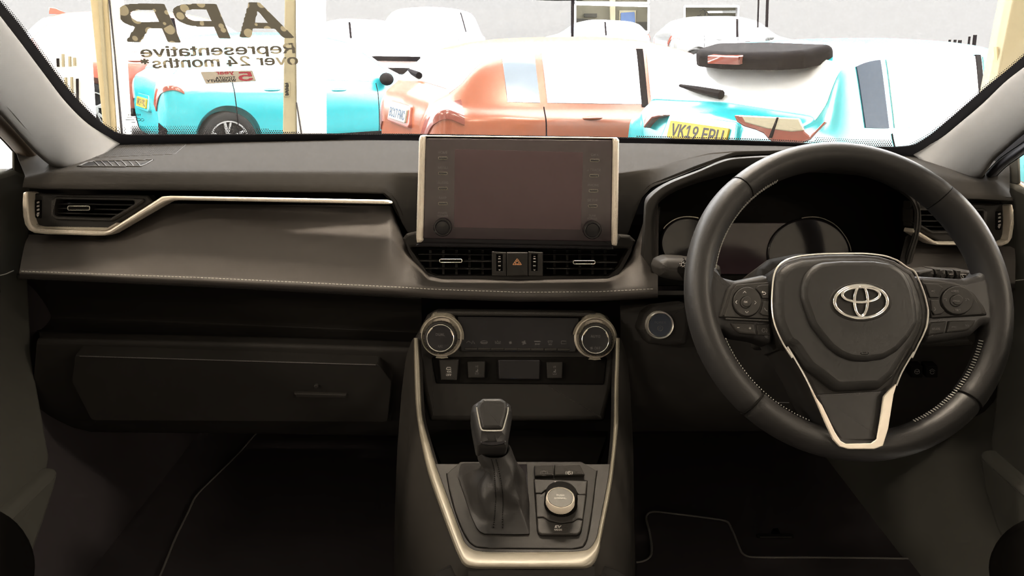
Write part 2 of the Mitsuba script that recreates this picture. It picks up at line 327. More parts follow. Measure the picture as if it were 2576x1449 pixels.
# doors: X is fixed, outline in the plane of the door panel
def door(n, X, outline, win, side):
    fr = Fr([X, .9, 1.2], w=(-side, 0, 0), u=(0, side, 0)); k = f'door_{n}'
    return fr, k
DL = Fr([-.705, .9, 1.2], w=(1, 0, 0), u=(0, 1, 0)); DR = Fr([.725, .9, 1.2], w=(-1, 0, 0), u=(0, -1, 0))
def yz(fr, pts): return [((np.array([fr.o[0], y, z])-fr.o)@fr.u, (np.array([fr.o[0], y, z])-fr.o)@fr.v) for y, z in pts]
for n, fr, s in ((1, DL, 'left'), (2, DR, 'right')):
    k = f'door_{n}'; struct(k, f'dark front door on the {s} side of the cabin with its panel and window frame')
    if n == 1:
        belt = [(-1, 436), (38, 424), (70, 438)]; low = [(84, 470), (74, 690), (84, 900), (128, 1150), (112, 1230), (90, 1300), (40, 1449)]
    else:
        belt = [(2577, 474), (2553, 462), (2520, 450)]; low = [(2510, 480), (2522, 700), (2512, 900), (2486, 1110), (2498, 1230), (2530, 1330), (2576, 1420)]
    B, L = fr.P(belt), fr.P(low); zb = B[0, 1]
    sgn = np.sign(fr.P([[1288, 700]])[0, 0]-B[0, 0]) if False else (1 if n == 1 else -1)
    back = -1.3*sgn
    out = [(back, zb)]+B.tolist()+L.tolist()+[(back, L[-1, 1]-.25), (L[-1, 0], L[-1, 1]-.25)]
    obj('panel', fr.put(slab(rnd(out, .012), -.02, 0, .008)), 'm_doorgrey', k)
    # lower moulding that swells inwards and the speaker pocket
    mould = [(fr.P(low)[3]+[-.002*sgn, -.005]), (fr.P(low)[4]+[-.004*sgn, 0]), (fr.P(low)[5]+[-.006*sgn, 0]), (fr.P(low)[6]+[-.01*sgn, 0]), (back, L[-1, 1]-.1), (back, L[3, 1]-.02)]
    obj('lower_moulding', fr.put(slab(rnd(mould, .01), 0, .02, .012)), 'm_doorgrey', k)
    pk = ell(-75, 1420, 150, 150, 40) if n == 1 else ell(2650, 1425, 150, 130, 40)
    q = fr.P(pk, .02); obj('speaker_grille', fr.put(slab(Polygon(q), .018, .032, .01)), 'm_black', k)
    st = [(-4, 694), (14, 690), (34, 681)] if n == 1 else [(2580, 703), (2566, 705), (2553, 706)]
    obj('stitching', ptube(fr, st, 1.0, .0015), 'm_thread', k, label='pale stitched seam')
    arm = [(-2, 712), (12, 742), (12, 1449 if False else 1000), (-2, 1000)] if n == 1 else [(2578, 730), (2570, 745), (2568, 1000), (2578, 1000)]
    # pull handle
    if n == 1: obj('pull_handle', fr.put(slab(rnd(fr.P([(-40, 700), (2, 706), (10, 735), (4, 748), (-40, 760)], .03), .004), 0, .03, .008)), 'm_grey', k)
    # window frame: sill, mirror corner and sloping header
    if n == 1:
        head = [(-520, -110), (-150, 190), (-60, 262), (0, 312), (40, 352), (82, 408), (62, 442), (38, 426), (38, 372), (0, 331), (-60, 276), (-150, 205), (-520, -85)]
        obj('window_frame', pl(Fr([-.715, .9, 1.2], w=(1, 0, 0), u=(0, 1, 0)), head, -.004, .0, .0015), 'm_brown', k)
        obj('corner_cover', pl(Fr([-.708, .9, 1.2], w=(1, 0, 0), u=(0, 1, 0)), [(36, 372), (84, 412), (80, 440), (60, 446), (36, 428)], -.003, .0, .001), 'm_doorgrey', k)
        obj('window_seal', ptube(Fr([-.712, .9, 1.2], w=(1, 0, 0), u=(0, 1, 0)), [(-150, 490), (-40, 452), (2, 438), (37, 425)], 4, 0), 'm_seal', k)
    else:
        head = [(3110, -20), (2760, 160), (2640, 262), (2576, 322), (2520, 375), (2488, 418), (2500, 446), (2530, 440), (2560, 395), (2576, 374), (2640, 310), (2760, 205), (3110, 10)]
        obj('window_frame', pl(Fr([.735, .9, 1.2], w=(-1, 0, 0), u=(0, -1, 0)), head, -.004, .0, .0015), 'm_seal', k)
        obj('corner_cover', pl(Fr([.728, .9, 1.2], w=(-1, 0, 0), u=(0, -1, 0)), [(2560, 394), (2562, 462), (2520, 470), (2492, 440), (2500, 424)], -.003, .0, .001), 'm_doorgrey', k)
        obj('window_seal', ptube(Fr([.732, .9, 1.2], w=(-1, 0, 0), u=(0, -1, 0)), [(2700, 550), (2600, 486), (2576, 470), (2560, 460)], 4, 0), 'm_silver', k)
# seals between pillar lining and door
obj('trim_3', band('', [(-520, -90, .58), (-190, 158, .83), (-60, 258, .91), (0, 310, 1.0), (50, 362, 1.05), (92, 414, 1.08), (130, 446, 1.09)], 27, 'm_brown', ''), 'm_brown', smooth=True); struct('trim_3', 'dark brown door seal under the left pillar')
obj('trim_4', band('', [(3110, 10, .58), (2780, 225, .76), (2640, 325, .84), (2576, 372, .89), (2520, 412, .97), (2486, 446, 1.03), (2450, 476, 1.08)], 14, 'm_seal', ''), 'm_seal', smooth=True); struct('trim_4', 'dark door seal under the right pillar')
# roof, floor, bulkhead, rear of the cabin (all behind or above the camera except the footwell)
def gbox(x0, x1, y0, y1, z0, z1, b=.01): return box(x0, x1, y0, y1, z0, z1, b)
obj('ceiling', gbox(-.66, .66, -2.0, .56, 1.93, 2.0, .02), 'm_ceiling'); struct('ceiling', 'pale roof lining of the car')
obj('floor', gbox(-.82, .82, -2.2, 1.75, .66, .70, .005), 'm_carpet'); struct('floor', 'black carpeted footwell floor')
obj('wall_front', gbox(-.82, .82, 1.68, 1.76, .66, 1.34, .01), 'm_carpet'); struct('wall_front', 'black bulkhead carpet at the end of the footwells')
obj('wall_rear', [gbox(-.74, .74, -2.3, -2.2, .66, 1.4, .01)], 'm_doorgrey'); struct('wall_rear', 'tailgate lining behind the seats')
for n, x in ((1, -.755), (2, .74)):
    k = f'wall_side_{n}' if False else ('wall_left' if n == 1 else 'wall_right')
    obj(k, [gbox(x, x+.015, -2.2, -.35, .66, 1.42, .004), gbox(x, x+.015, .8, 1.75, .66, 1.30, .004), gbox(x*.93, x*.93+.02, -.5, -.35, 1.42, 1.95, .004), gbox(x*.93, x*.93+.02, -2.2, -1.8, 1.42, 1.95, .004)], 'm_doorgrey'); struct(k, 'dark cabin side and centre pillar behind the front door')

obj('wall_cowl', [gbox(-.78, .78, 1.14, 1.76, 1.325, 1.34), gbox(-.80, -.73, .95, 1.76, .66, 1.30), gbox(.75, .82, .95, 1.76, .66, 1.30)], 'm_carpet'); struct('wall_cowl', 'black inner cowl and kick panels closing the footwells')
# the showroom around and behind the car: floor, ceiling with lamps, walls
obj('showroom_floor', gbox(-9, 9, -9, 3.3, -.1, 0), 'm_roomfloor'); struct('showroom_floor', 'tiled showroom floor under the car')
obj('showroom_ceiling', gbox(-9, 9, -9, 3.35, 4.4, 4.6), 'm_roomwhite'); struct('showroom_ceiling', 'white showroom ceiling above the car')
for nm, q in (('wall_showroom_rear', (-9, 9, -9.2, -9, 0, 4.4)), ('wall_showroom_left', (-9.2, -9, -9, 3.3, 0, 4.4)), ('wall_showroom_right', (9, 9.2, -9, 3.3, 0, 4.4))):
    obj(nm, gbox(*q), 'm_roomgrey'); struct(nm, 'showroom wall behind the camera')
for i in range(3):
    for j in range(3):
        x, y = -5+5*i, -5+3.5*j; kk = free('ceiling_lamp')
        scene[kk] = mikit.ply(box(x-.6, x+.6, y-.15, y+.15, 4.34, 4.398, .0), {'type': 'diffuse', 'reflectance': rgb(.6)}, emitter={'type': 'area', 'radiance': rgb((1.1, .93, .74))})
        labels[kk] = {'label': f'flat ceiling lamp of the showroom, {["left", "middle", "right"][i]} column, {["rear", "second", "front"][j]} row', 'category': 'lamp', 'group': 'showroom ceiling lamps'}

# ------------------------------------------------------------------ dashboard
d = thing('dashboard', 'dark grey grained dashboard running the whole width under the windscreen', 'dashboard')
R0 = [(40, 372, 1.1), (300, 360, 1.27), (517, 350.5, 1.44), (860, 352, 1.55), (1305, 357, 1.6), (1660, 361, 1.56), (2035, 365, 1.46), (2330, 385, 1.27), (2540, 398, 1.1)]
R1 = [(45, 395, 1.06), (300, 384, 1.16), (517, 380, 1.24), (860, 385, 1.27), (1305, 388, 1.28), (1560, 385, 1.27), (1716, 378, 1.24), (1850, 371, 1.3), (2035, 371, 1.3), (2330, 405, 1.16), (2540, 425, 1.05)]
R2 = [(62, 440, 1.01), (120, 427, 1.02), (215, 424, 1.03), (384, 426, 1.04), (860, 427, 1.08), (1050, 430, 1.09), (1305, 432, 1.09), (1560, 431, 1.08), (1658, 417, 1.08), (1716, 400, 1.09), (1786, 384, 1.10), (1850, 379, 1.1), (1980, 377, 1.1), (2150, 385, 1.1), (2300, 420, 1.06), (2412, 446, 1.03), (2507, 452, 1.02), (2540, 478, 1.01)]
R3 = [(57, 470, .985), (120, 474, .985), (215, 475, .99), (500, 477, 1.01), (860, 482, 1.035), (969, 485, 1.04), (992, 510, 1.045), (1012, 560, 1.05), (1030, 592, 1.05), (1100, 612, 1.06), (1305, 615, 1.06), (1500, 612, 1.06), (1575, 600, 1.05), (1597, 540, 1.05), (1612, 500, 1.05), (1640, 470, 1.04), (1755, 424, 1.0), (1850, 390, .99), (1980, 386, .99), (2150, 400, .99), (2300, 470, .99), (2340, 498, .99), (2460, 500, .98), (2548, 505, .975)]
def shift(r, dy, dY): return [(x, y+dy, Y+dY) for x, y, Y in r]
obj('upper_pad', grid_solid(np.vstack([loft([R0, R1, R2], 220, 6), loft([shift(R2, 1.5, -.006), shift(R2, 6, -.014), R3], 220, 4, True)[0:], loft([shift(R3, 3, .004), shift(R3, 3, .06)], 220, 1, True)]), .006), 'm_dash', d, smooth=60, label='grained soft top of the dashboard')
P0 = [(72, 590, 1.035), (265, 594, 1.035), (300, 583, 1.035), (410, 512, 1.045), (985, 518, 1.075), (1000, 560, 1.07), (1020, 612, 1.05), (1045, 650, 1.03), (1075, 692, 1.005), (1110, 702, 1.0), (1305, 705, 1.0), (1530, 701, 1.0), (1556, 690, 1.005), (1588, 645, 1.03), (1606, 595, 1.05), (1625, 540, 1.05), (1655, 500, 1.06)]
P1 = [(66, 604, 1.005), (265, 610, 1.0), (300, 606, 1.0), (410, 585, 1.0), (985, 590, 1.01), (1020, 640, 1.01), (1075, 706, .985), (1110, 712, .985), (1305, 714, .985), (1530, 712, .985), (1556, 706, .985), (1600, 670, 1.0), (1655, 600, 1.02)]
P2 = [(50, 676, .955), (500, 692, .955), (1000, 716, .96), (1100, 722, .96), (1305, 729, .965), (1500, 728, .965), (1655, 720, .965)]
P3 = [(49, 687, .948), (500, 706, .948), (1000, 731, .955), (1100, 738, .958), (1305, 745, .96), (1500, 744, .96), (1655, 736, .96)]
P4 = shift(P3, 9, .004); P5 = shift(P3, 14, .05)
obj('padded_panel', grid_solid(loft([P0, P1, P2, P3, P4, P5], 240, 5, True), .006), 'm_pad', d, smooth=50, label='brown-grey padded leather band with a stitched lower edge')
P2b = [(x, y+6, Y-.0045) for x, y, Y in P2]
sx = np.arange(54, 1644, 9.2); pr = np.array(P2b); st = []
for x in sx:
    q = np.array([x, x+6.2]); st.append(tube(at(q, np.interp(q, pr[:, 0], pr[:, 1]), np.interp(q, pr[:, 0], pr[:, 2])-.003), .00045, 5))
obj('stitching', st, 'm_thread', d, smooth=False, kind='stuff', label='pale stitching along the padded band')
# recess behind trims and vents
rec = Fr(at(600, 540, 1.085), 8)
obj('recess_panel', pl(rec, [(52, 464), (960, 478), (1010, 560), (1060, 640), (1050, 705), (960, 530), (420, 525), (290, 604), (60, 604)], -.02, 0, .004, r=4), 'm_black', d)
trimf = Fr(at(500, 520, 1.0), 10)
TR = [(56.3, 485), (54.4, 511), (56, 544), (61, 565), (70, 579), (84.5, 586.5), (112.6, 589.5), (234.6, 593.3), (262, 593), (277, 588.5), (389, 523), (418, 507), (439, 503.5), (973, 513.7), (983, 513.5), (979, 507), (969, 504), (420, 493), (405, 494.5), (385, 507.5), (275, 577.5), (261, 582), (103.5, 578), (88, 574.5), (78, 566), (73, 552), (70.6, 530), (70, 484), (63, 482)]
obj('trim_strip', pl(trimf, TR, -.02, .004, .0028, r=2.5), 'm_silver', d, smooth=30, label='champagne silver strip kinked around the left vent')
LIP = [(70, 486), (70.6, 530), (73, 552), (78, 566), (88, 574.5), (103.5, 578), (261, 582), (275, 577.5), (300, 563), (290, 560), (268, 573), (110, 571), (92, 567), (84, 557), (80, 540), (78, 486)]
obj('trim_lip', pl(trimf, LIP, -.03, -.006, .003), 'm_satin', d)
# left and right side vents
def side_vent(fr, label, box_, slats, tab, wheel, tabcut=None):
    v = thing('air_vent', label, 'air vent')
    obj('housing', pl(fr, box_['outer'], -.03, -.012, .003, r=3, holes=[box_['inner']], hr=5), 'm_plastic', v)
    obj('rim', pl(fr, box_['rim'], -.03, -.008, .003, r=5, holes=[box_['inner']], hr=5), 'm_grey', v)
    obj('duct', pl(fr, box_['outer'], -.06, -.05), 'm_black', v)
    for a, b in slats: obj('slat', pl(fr, [(a[0], a[1]-1.6), (b[0], b[1]-1.6), (b[0], b[1]+1.6), (a[0], a[1]+1.6)], -.045, -.016, .0008), 'm_plastic', v)
    x0, x1, y, hh = tab
    t = obj('tab', pl(fr, [(x0, y-hh), (x1, y-hh), (x1, y+hh), (x0, y+hh)], -.02, -.004, .001, r=2), 'm_black', v)
    obj('outline', ptube(fr, resample(list(Polygon([(x0, y-hh), (x1, y-hh), (x1, y+hh), (x0, y+hh)]).buffer(-2.5).buffer(2.5).exterior.coords), 40, False)[:-1], .9, -.0042, closed=True, sides=6), 'm_chrome', t, label='thin chrome outline')
    x0, x1, y0, y1 = wheel
    w = obj('thumb_wheel', pl(fr, [(x0, y0), (x1, y0), (x1, y1), (x0, y1)], -.03, -.010, .002, r=2), 'm_black', v)
    cx = (x0+x1)/2
    for i in range(4): obj('mark', pl(fr, [(cx-2, y0+5+i*(y1-y0)*.2), (cx+4, y0+3+i*(y1-y0)*.2), (cx+4, y0+8+i*(y1-y0)*.2), (cx-2, y0+9+i*(y1-y0)*.2)], -.0101, -.0094), 'm_print', w, smooth=False)
    obj('mark', pl(fr, [(cx-4, y1-9), (cx+4, y1-9), (cx, y1-3)], -.0101, -.0094), 'm_print', w, smooth=False)
    return v
side_vent(trimf, 'dark left side air vent framed by the kinked silver strip', dict(outer=[(72, 486), (372, 492), (385, 508), (272, 578), (100, 577), (80, 566), (72, 540)], rim=[(126, 505), (140, 494), (366, 499), (358, 511), (282, 557), (138, 553), (126, 542)], inner=[(136, 508), (144, 502), (350, 505), (276, 549), (144, 545), (136, 540)]),
          [((140, 513), (335, 516)), ((140, 524), (318, 528)), ((140, 536), (300, 540))], (170.5, 225.5, 523.5, 5.2), (86, 103, 503, 549))
rt = Fr(at(2400, 560, .985), 10)
TR2 = [(2300, 574), (2352, 606), (2362, 609), (2430, 609), (2520, 612), (2536, 604), (2541, 590), (2543, 560), (2541, 518), (2548, 513), (2552, 530), (2553, 565), (2548, 598), (2538, 613), (2520, 620), (2430, 618), (2358, 617), (2346, 614), (2296, 585)]
obj('trim_strip', pl(rt, TR2, -.02, .004, .0028, r=2.5), 'm_silver', d, smooth=30, label='champagne silver strip around the right vent')
side_vent(rt, 'dark right side air vent seen through the wheel rim', dict(outer=[(2290, 505), (2540, 513), (2541, 590), (2530, 610), (2362, 608), (2290, 570)], rim=[(2292, 522), (2478, 524), (2486, 532), (2482, 586), (2345, 588), (2292, 560)], inner=[(2296, 530), (2474, 532), (2472, 580), (2347, 581), (2296, 552)]),
          [((2296, 541), (2474, 543)), ((2296, 556), (2474, 558)), ((2330, 570), (2474, 572))], (2374, 2440, 559, 5), (2506, 2521, 532, 578))
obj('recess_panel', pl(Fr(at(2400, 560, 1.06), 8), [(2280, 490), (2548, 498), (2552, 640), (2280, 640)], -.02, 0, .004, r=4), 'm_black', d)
Q0 = [(2286, 590, 1.02), (2350, 614, 1.02), (2430, 618, 1.02), (2552, 620, 1.02)]
Q1 = [(2270, 640, .99), (2350, 640, .99), (2430, 642, .99), (2554, 640, .99)]
Q2 = [(2250, 712, .955), (2350, 708, .955), (2430, 706, .955), (2554, 698, .955)]
obj('padded_panel', grid_solid(loft([Q0, Q1, Q2, shift(Q2, 14, -.006), shift(Q2, 22, 0), shift(Q2, 27, .05)], 60, 4, True), .006), 'm_pad', d, smooth=50, label='padded band right of the wheel')
# side speaker grille and defroster slot at the left end of the top
def dash_pt(x, y, lift=0.0):
    x, y = np.asarray(x, float), np.asarray(y, float); q = [np.array(r) for r in (R0, R1, R2)]
    yy = np.stack([PCH(r[:, 0], r[:, 1])(x) for r in q]); Y = np.stack([PCH(r[:, 0], r[:, 2])(x) for r in q])
    P = [at(x, yy[i], Y[i]) for i in range(3)]; G = PCH(np.arange(3), np.array(P), axis=0)(np.linspace(0, 2, 81)); out = []
    d = G-CAM; py_ = 724.5-FPX*(d@UPV)/(d@FWD); px_ = 1288+FPX*(d@RIGHT)/(d@FWD)
    if x.ndim == 0: return G[np.argmin(np.abs(py_-y))]
    k = np.argmin(np.abs(py_-y[None]), 0); g = G[k, np.arange(len(k))]
    return g+(CAM-g)/np.linalg.norm(CAM-g, axis=1, keepdims=True)*lift
def dash_poly(pts, n, h0, h1):
    q = resample(np.vstack([pts, pts[:1]]), n+1, False)[:-1]; tri = mapbox_earcut.triangulate_float64(q, np.array([n], np.uint32)).reshape(-1, 3).astype(int)
    a, b, c = q[tri[:, 0]], q[tri[:, 1]], q[tri[:, 2]]; neg = ((b-a)[:, 0]*(c-a)[:, 1]-(b-a)[:, 1]*(c-a)[:, 0]) > 0; tri[neg] = tri[neg][:, ::-1]
    i = np.arange(n); j = (i+1) % n; V = np.vstack([dash_pt(q[:, 0], q[:, 1], h1), dash_pt(q[:, 0], q[:, 1], h0)])
    return trimesh.Trimesh(V, np.vstack([tri, tri[:, ::-1]+n, np.column_stack([i, j, j+n]), np.column_stack([i, j+n, i+n])]), process=False)
dv = thing('defroster_vent', 'slim slatted demister vent on the left end of the dashboard top', 'air vent')
fo = [(196, 419), (214, 411), (236, 405.5), (385, 402.5), (372, 411), (352, 419.5)]
obj('duct', dash_poly(fo, 80, 0, .0016), 'm_black', dv)
fl_ = resample(np.array(fo+fo[:1], float), 100, False)[:-1]; obj('frame', tube(dash_pt(fl_[:, 0], fl_[:, 1], .0016), .0014, 6, True), 'm_grey', dv, smooth=True)
for i in range(7):
    x = 236+i*17.5; obj('slat', tube(dash_pt(np.array([x, x+7, x+14]), np.array([405.5, 412, 418.5]), .0022), .0010, 6), 'm_grey', dv, smooth=True)
sp = []
gx, gy = np.meshgrid(np.arange(262, 470, 5.4), np.arange(366, 397, 3.1)); gx = gx+((np.arange(gx.shape[0]) % 2)*2.7)[:, None]
pgm = Polygon([(262, 377), (300, 366), (470, 362), (440, 388), (255, 396), (238, 397)])
hx_ = np.array([(x, y) for x, y in zip(gx.ravel(), gy.ravel()) if pgm.contains(shapely.Point(x, y))])
hc = dash_pt(hx_[:, 0], hx_[:, 1], .0012); hn = np.array([0, -.1, 1.0]); hn /= np.linalg.norm(hn)
hu, hv = np.array([1., 0, 0]), np.array([0, .995, .0995]); g6 = np.arange(6)*np.pi/3
HV = np.concatenate([hc[:, None]+.0011*(np.cos(g6)[None, :, None]*hu+1.6*np.sin(g6)[None, :, None]*hv), hc[:, None]+.0002*hn], 1)
obj('speaker_grille', trimesh.Trimesh(HV.reshape(-1, 3), np.concatenate([np.array([[i, (i+1) % 6, 6] for i in range(6)])+7*j for j in range(len(hc))]), process=False), 'm_black', d, smooth=False, kind='stuff', label='rows of tiny speaker holes')
gl = np.array(list(pgm.exterior.coords)); gl = resample(gl, 80, False); obj('grille_outline', tube(dash_pt(gl[:, 0], gl[:, 1], .0008), .0006, 5), 'm_grey', d)
# cluster hood
hk = (1600, 340, 2.587); HF = Fr(at(1960, 520, .985), 14)
hood_out = [(1612, 640), (1618, 560), (1622, 505), (1645, 478), (1755, 428), (1850, 393), (1980, 387), (2090, 392), (2180, 412), (2270, 455), (2312, 500), (2318, 560), (2300, 640), (2285, 720)]
hood_in = [(1655, 700), (1648, 600), (1650, 524), (1668, 500), (1816, 442), (1850, 434), (2010, 432), (2150, 440), (2275, 492), (2300, 524), (2296, 580), (2276, 640), (2260, 700)]
HB = Fr(at(1960, 520, 1.06), 14)
hr_ = lambda pts, n, fr, h: resample(pts, n)
A_ = resample(hood_out, 160); B_ = resample(hood_in, 160)
_c = np.array([1970., 640.]); _an = lambda q: np.unwrap(np.arctan2(-(q[:, 1]-_c[1]), q[:, 0]-_c[0]))
_aa, _bb = _an(resample(hood_out, 800)), _an(resample(hood_in, 800)); _w = np.linspace(0, 1, 160)
_ta = np.maximum.accumulate(-_aa); _tb = np.maximum.accumulate(-_bb)
_ra, _rb = resample(hood_out, 800), resample(hood_in, 800)
_ga = _ta[0]+(_ta[-1]-_ta[0])*_w; _gb = _tb[0]+(_tb[-1]-_tb[0])*_w
A_ = np.column_stack([np.interp(_ga, _ta+np.arange(800)*1e-9, _ra[:, j]) for j in (0, 1)]); B_ = np.column_stack([np.interp(_gb, _tb+np.arange(800)*1e-9, _rb[:, j]) for j in (0, 1)])
mk = lambda q, Y: at(q[:, 0], q[:, 1], Y)
hood = np.array([mk(A_, 1.03), mk(A_*.97+B_*.03, .995), mk(A_*.85+B_*.15, .978), mk(A_*.4+B_*.6, .976), mk(A_*.12+B_*.88, .984), mk(B_, 1.0), mk(B_, 1.085)])
hood = PCH(np.arange(7), hood, axis=0)(np.linspace(0, 6, 31))
obj('instrument_hood', grid_solid(hood, .004), 'm_grey', d, smooth=50, label='dark hood around the instruments')
# lower dash: shelf, glovebox, knee panel
S = [[(44, 702, 1.0), (500, 722, 1.0), (1060, 752, 1.0)], [(44, 712, 1.08), (500, 732, 1.08), (1060, 762, 1.08)], [(60, 790, 1.12), (500, 810, 1.12), (1060, 835, 1.12)], [(90, 828, 1.09), (500, 838, 1.09), (1060, 856, 1.09)],
     [(100, 838, 1.03), (500, 846, 1.03), (1060, 862, 1.03)], [(98, 850, 1.0), (500, 858, 1.0), (1060, 874, 1.0)], [(92, 868, .995), (500, 872, .995), (1060, 890, .995)], [(80, 1000, 1.03), (500, 1010, 1.03), (1060, 1030, 1.03)], [(80, 1075, 1.12), (500, 1080, 1.12), (1060, 1090, 1.12)], [(90, 1076, 1.4), (500, 1078, 1.4), (1060, 1080, 1.4)]]
obj('parcel_shelf', grid_solid(loft(S, 90, 4), .006), 'm_plastic', d, smooth=50, label='open shelf with a rounded lip over the glovebox')
GB = Fr(at(570, 960, .992), -18)
g_ = obj('glovebox_door', pl(GB, [(188, 894), (560, 905), (952, 917), (985, 960), (975, 1062), (230, 1058), (180, 960)], -.02, .0012, .0012, r=10), 'm_plastic', d)
obj('handle', pl(GB, [(738, 990), (872, 994), (870, 1003), (745, 1001)], 0, .006, .002, r=2), 'm_grey', g_)
obj('lock', pl(GB, ell(795, 974, 6, 4, 16), 0, .006, .001), 'm_grey', g_)
obj('edge_line', ptube(GB, [(200, 896), (560, 906.5), (945, 918)], 1.0, .0018), 'm_dim', g_)
K = [[(1560, 742, .985), (1660, 742, .985), (2554, 728, .985)], [(1560, 755, 1.03), (1660, 752, 1.03), (2554, 736, 1.02)], [(1560, 780, 1.01), (1660, 770, 1.0), (2554, 770, 1.0)], [(1560, 900, .99), (1660, 900, .975), (2400, 880, .975), (2554, 880, .98)], [(1560, 1010, 1.01), (1660, 1020, 1.0), (2554, 1010, 1.0)], [(1570, 1075, 1.1), (2554, 1075, 1.1)], [(1580, 1080, 1.4), (2554, 1080, 1.4)]]
obj('knee_panel', grid_solid(loft(K, 90, 4), .006), 'm_plastic', d, smooth=50, label='dark panel under the steering wheel')
KF = Fr(at(2350, 900, .965), -6)
obj('knee_ledge', pl(KF, [(2310, 862), (2440, 856), (2452, 864), (2446, 872), (2312, 876)], -.01, .008, .004, r=3), 'm_grey', d)
for x, sh in ((2307, 0), (2345, 1)):
    b = obj('push_button', pl(KF, [(x-15, 921), (x+15, 921), (x+15, 951), (x-15, 951)], -.01, .004, .002, r=3), 'm_black', d)
    obj('symbol', strokes(KF, [ell(x, 935, 6, 6, 18), [(x-6, 934), (x+6, 934)], [(x, 935), (x, 941)]] if not sh else [[(x-7, 933), (x, 928), (x+7, 933)], ell(x, 937, 5, 4, 14)], .8, .0042), 'm_dim', b, smooth=False)
obj('sill_line', ptube(KF, [(1880, 1011), (1985, 1013)], 1.2, .004), 'm_dim', d)
# instrument cluster
C = Fr(at(1970, 600, 1.075), 14); cl = thing('instrument_cluster', 'unlit instrument cluster with two thin silver dial arcs behind the wheel', 'instrument cluster')
obj('face', pl(C, [(1640, 720), (1638, 600), (1640, 510), (1660, 488), (1810, 430), (1850, 424), (2150, 430), (2285, 484), (2310, 520), (2300, 640), (2270, 720)], -.01, 0, .002, r=6), 'm_black', cl)
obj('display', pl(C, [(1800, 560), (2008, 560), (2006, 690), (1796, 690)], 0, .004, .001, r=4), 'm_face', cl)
obj('dial', pl(C, ell(1729, 612, 68, 66, 48), 0, .008, .003), 'm_gloss', cl)
obj('dial', pl(C, ell(2035, 640, 105, 92, 48), 0, .008, .003), 'm_gloss', cl)
obj('dial_arc', ptube(C, [(1669.5, 575.5), (1677, 566), (1690, 556), (1705, 549), (1722, 545.5), (1740, 545.5), (1757, 548.5)], 1.3, .009, n=40), 'm_silver', cl, label='bright left dial arc')
obj('dial_arc', ptube(C, [(2017, 549), (2035, 546), (2060, 547), (2085, 556), (2108, 572), (2126, 594), (2137, 615), (2141, 632)], 1.1, .009, n=40), 'm_satin', cl, label='dim right dial arc')
obj('lens_edge', ptube(C, [(1658, 520), (1652, 600), (1656, 690)], 4, .012, n=20), 'm_plastic', cl)
# ------------------------------------------------------------------ touchscreen
SC = Fr(at(1305, 478, .985), 7); s1 = (1000, 320, 3.45)
ts = thing('touchscreen', 'black glossy touchscreen with silver side bars standing on the dashboard centre', 'touchscreen')
obj('body', pl(SC, [(1066, 343), (1545, 349), (1542, 622), (1060, 612)], -.028, 0, .003, r=3), 'm_gloss', ts)
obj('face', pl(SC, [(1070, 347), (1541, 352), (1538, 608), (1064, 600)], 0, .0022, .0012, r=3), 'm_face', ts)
obj('display', pl(SC, [(1144, 375), (1467, 383), (1461, 578), (1142, 572)], .0022, .0026, .0002, r=2), 'm_display_flare', ts, label='unlit display with lens flare put into its colour as a dull reddish tint')
obj('side_bar', pl(SC, [(1053, 349), (1056, 341), (1064, 339), (1071, 341), (1069, 400), (1064, 606), (1059, 611), (1048, 612), (1046, 600)], -.034, .006, .005, r=2.5), 'm_silver', ts, label='satin silver side bar')
obj('side_bar', pl(SC, [(1542, 346), (1553, 345), (1559, 352), (1558, 420), (1555, 610), (1553, 620), (1541, 618), (1538.5, 606)], -.034, .006, .005, r=2.5), 'm_silver', ts, label='satin silver side bar')
obj('top_edge', pl(SC, [(1066, 340), (1545, 345.5), (1545, 349.5), (1066, 344)], -.03, .003, .0015), 'm_chrome', ts)
obj('chin', pl(SC, [(1063, 607), (1540, 616), (1546, 628), (1040, 620)], -.03, -.002, .002, r=2), 'm_gloss', ts)
def sbtn(cx, cy, lab, lx=None, w=11, hh=2.9):
    q = [(cx-w, cy-hh), (cx+w, cy-hh), (cx+w, cy+hh), (cx-w, cy+hh)]
    b = obj('button', pl(SC, q, .001, .004, .001, r=1.2), 'm_gloss', ts)
    obj('outline', ptube(SC, resample(list(Polygon(q).buffer(-1.2).buffer(1.2).exterior.coords), 36, False)[:-1], .62, .0036, closed=True, sides=5), 'm_satin', b)
    obj('lettering', text(SC, lab, lx or cx, cy-14.3, 6.2, .0023, depth=.0002), 'm_dim', b, smooth=False)
for y, s in ((397.7, 'HOME'), (436, 'MENU'), (474, 'AUDIO'), (512, 'MAP')): sbtn(1114, y, s)
for x, y, s in ((1496, 403.5, 'CH >'), (1494.5, 442, '< TRACK'), (1493, 480, 'PHONE'), (1491, 518, 'SETUP')): sbtn(x, y, s)
for x, y, a, b in ((1113.6, 572, 'POWER', 'VOLUME'), (1490, 578.6, 'TUNE', 'SCROLL')):
    r = 22.6*SC.scale(x, y)
    kn = obj('knob', lathe(SC, x, y, [(r*1.02, .001), (r*1.0, .012), (r*.93, .0155), (r*.80, .016), (r*.74, .013), (r*.7, .0125)], 48, .01), 'm_gloss', ts, smooth=30)
    q = SC.P([[x, y]], .0155)[0]; obj('ring', SC.put(tube(np.column_stack([ell(q[0], q[1], r*.88, n=60), np.full(60, .0157)]), .0006, 6, True)), 'm_grey', kn)
    obj('lettering', text(SC, a, x, y-36, 5, .0023, depth=.0002), 'm_dim', kn, smooth=False); obj('lettering', text(SC, b, x, y-29, 5, .0023, depth=.0002), 'm_dim', kn, smooth=False)
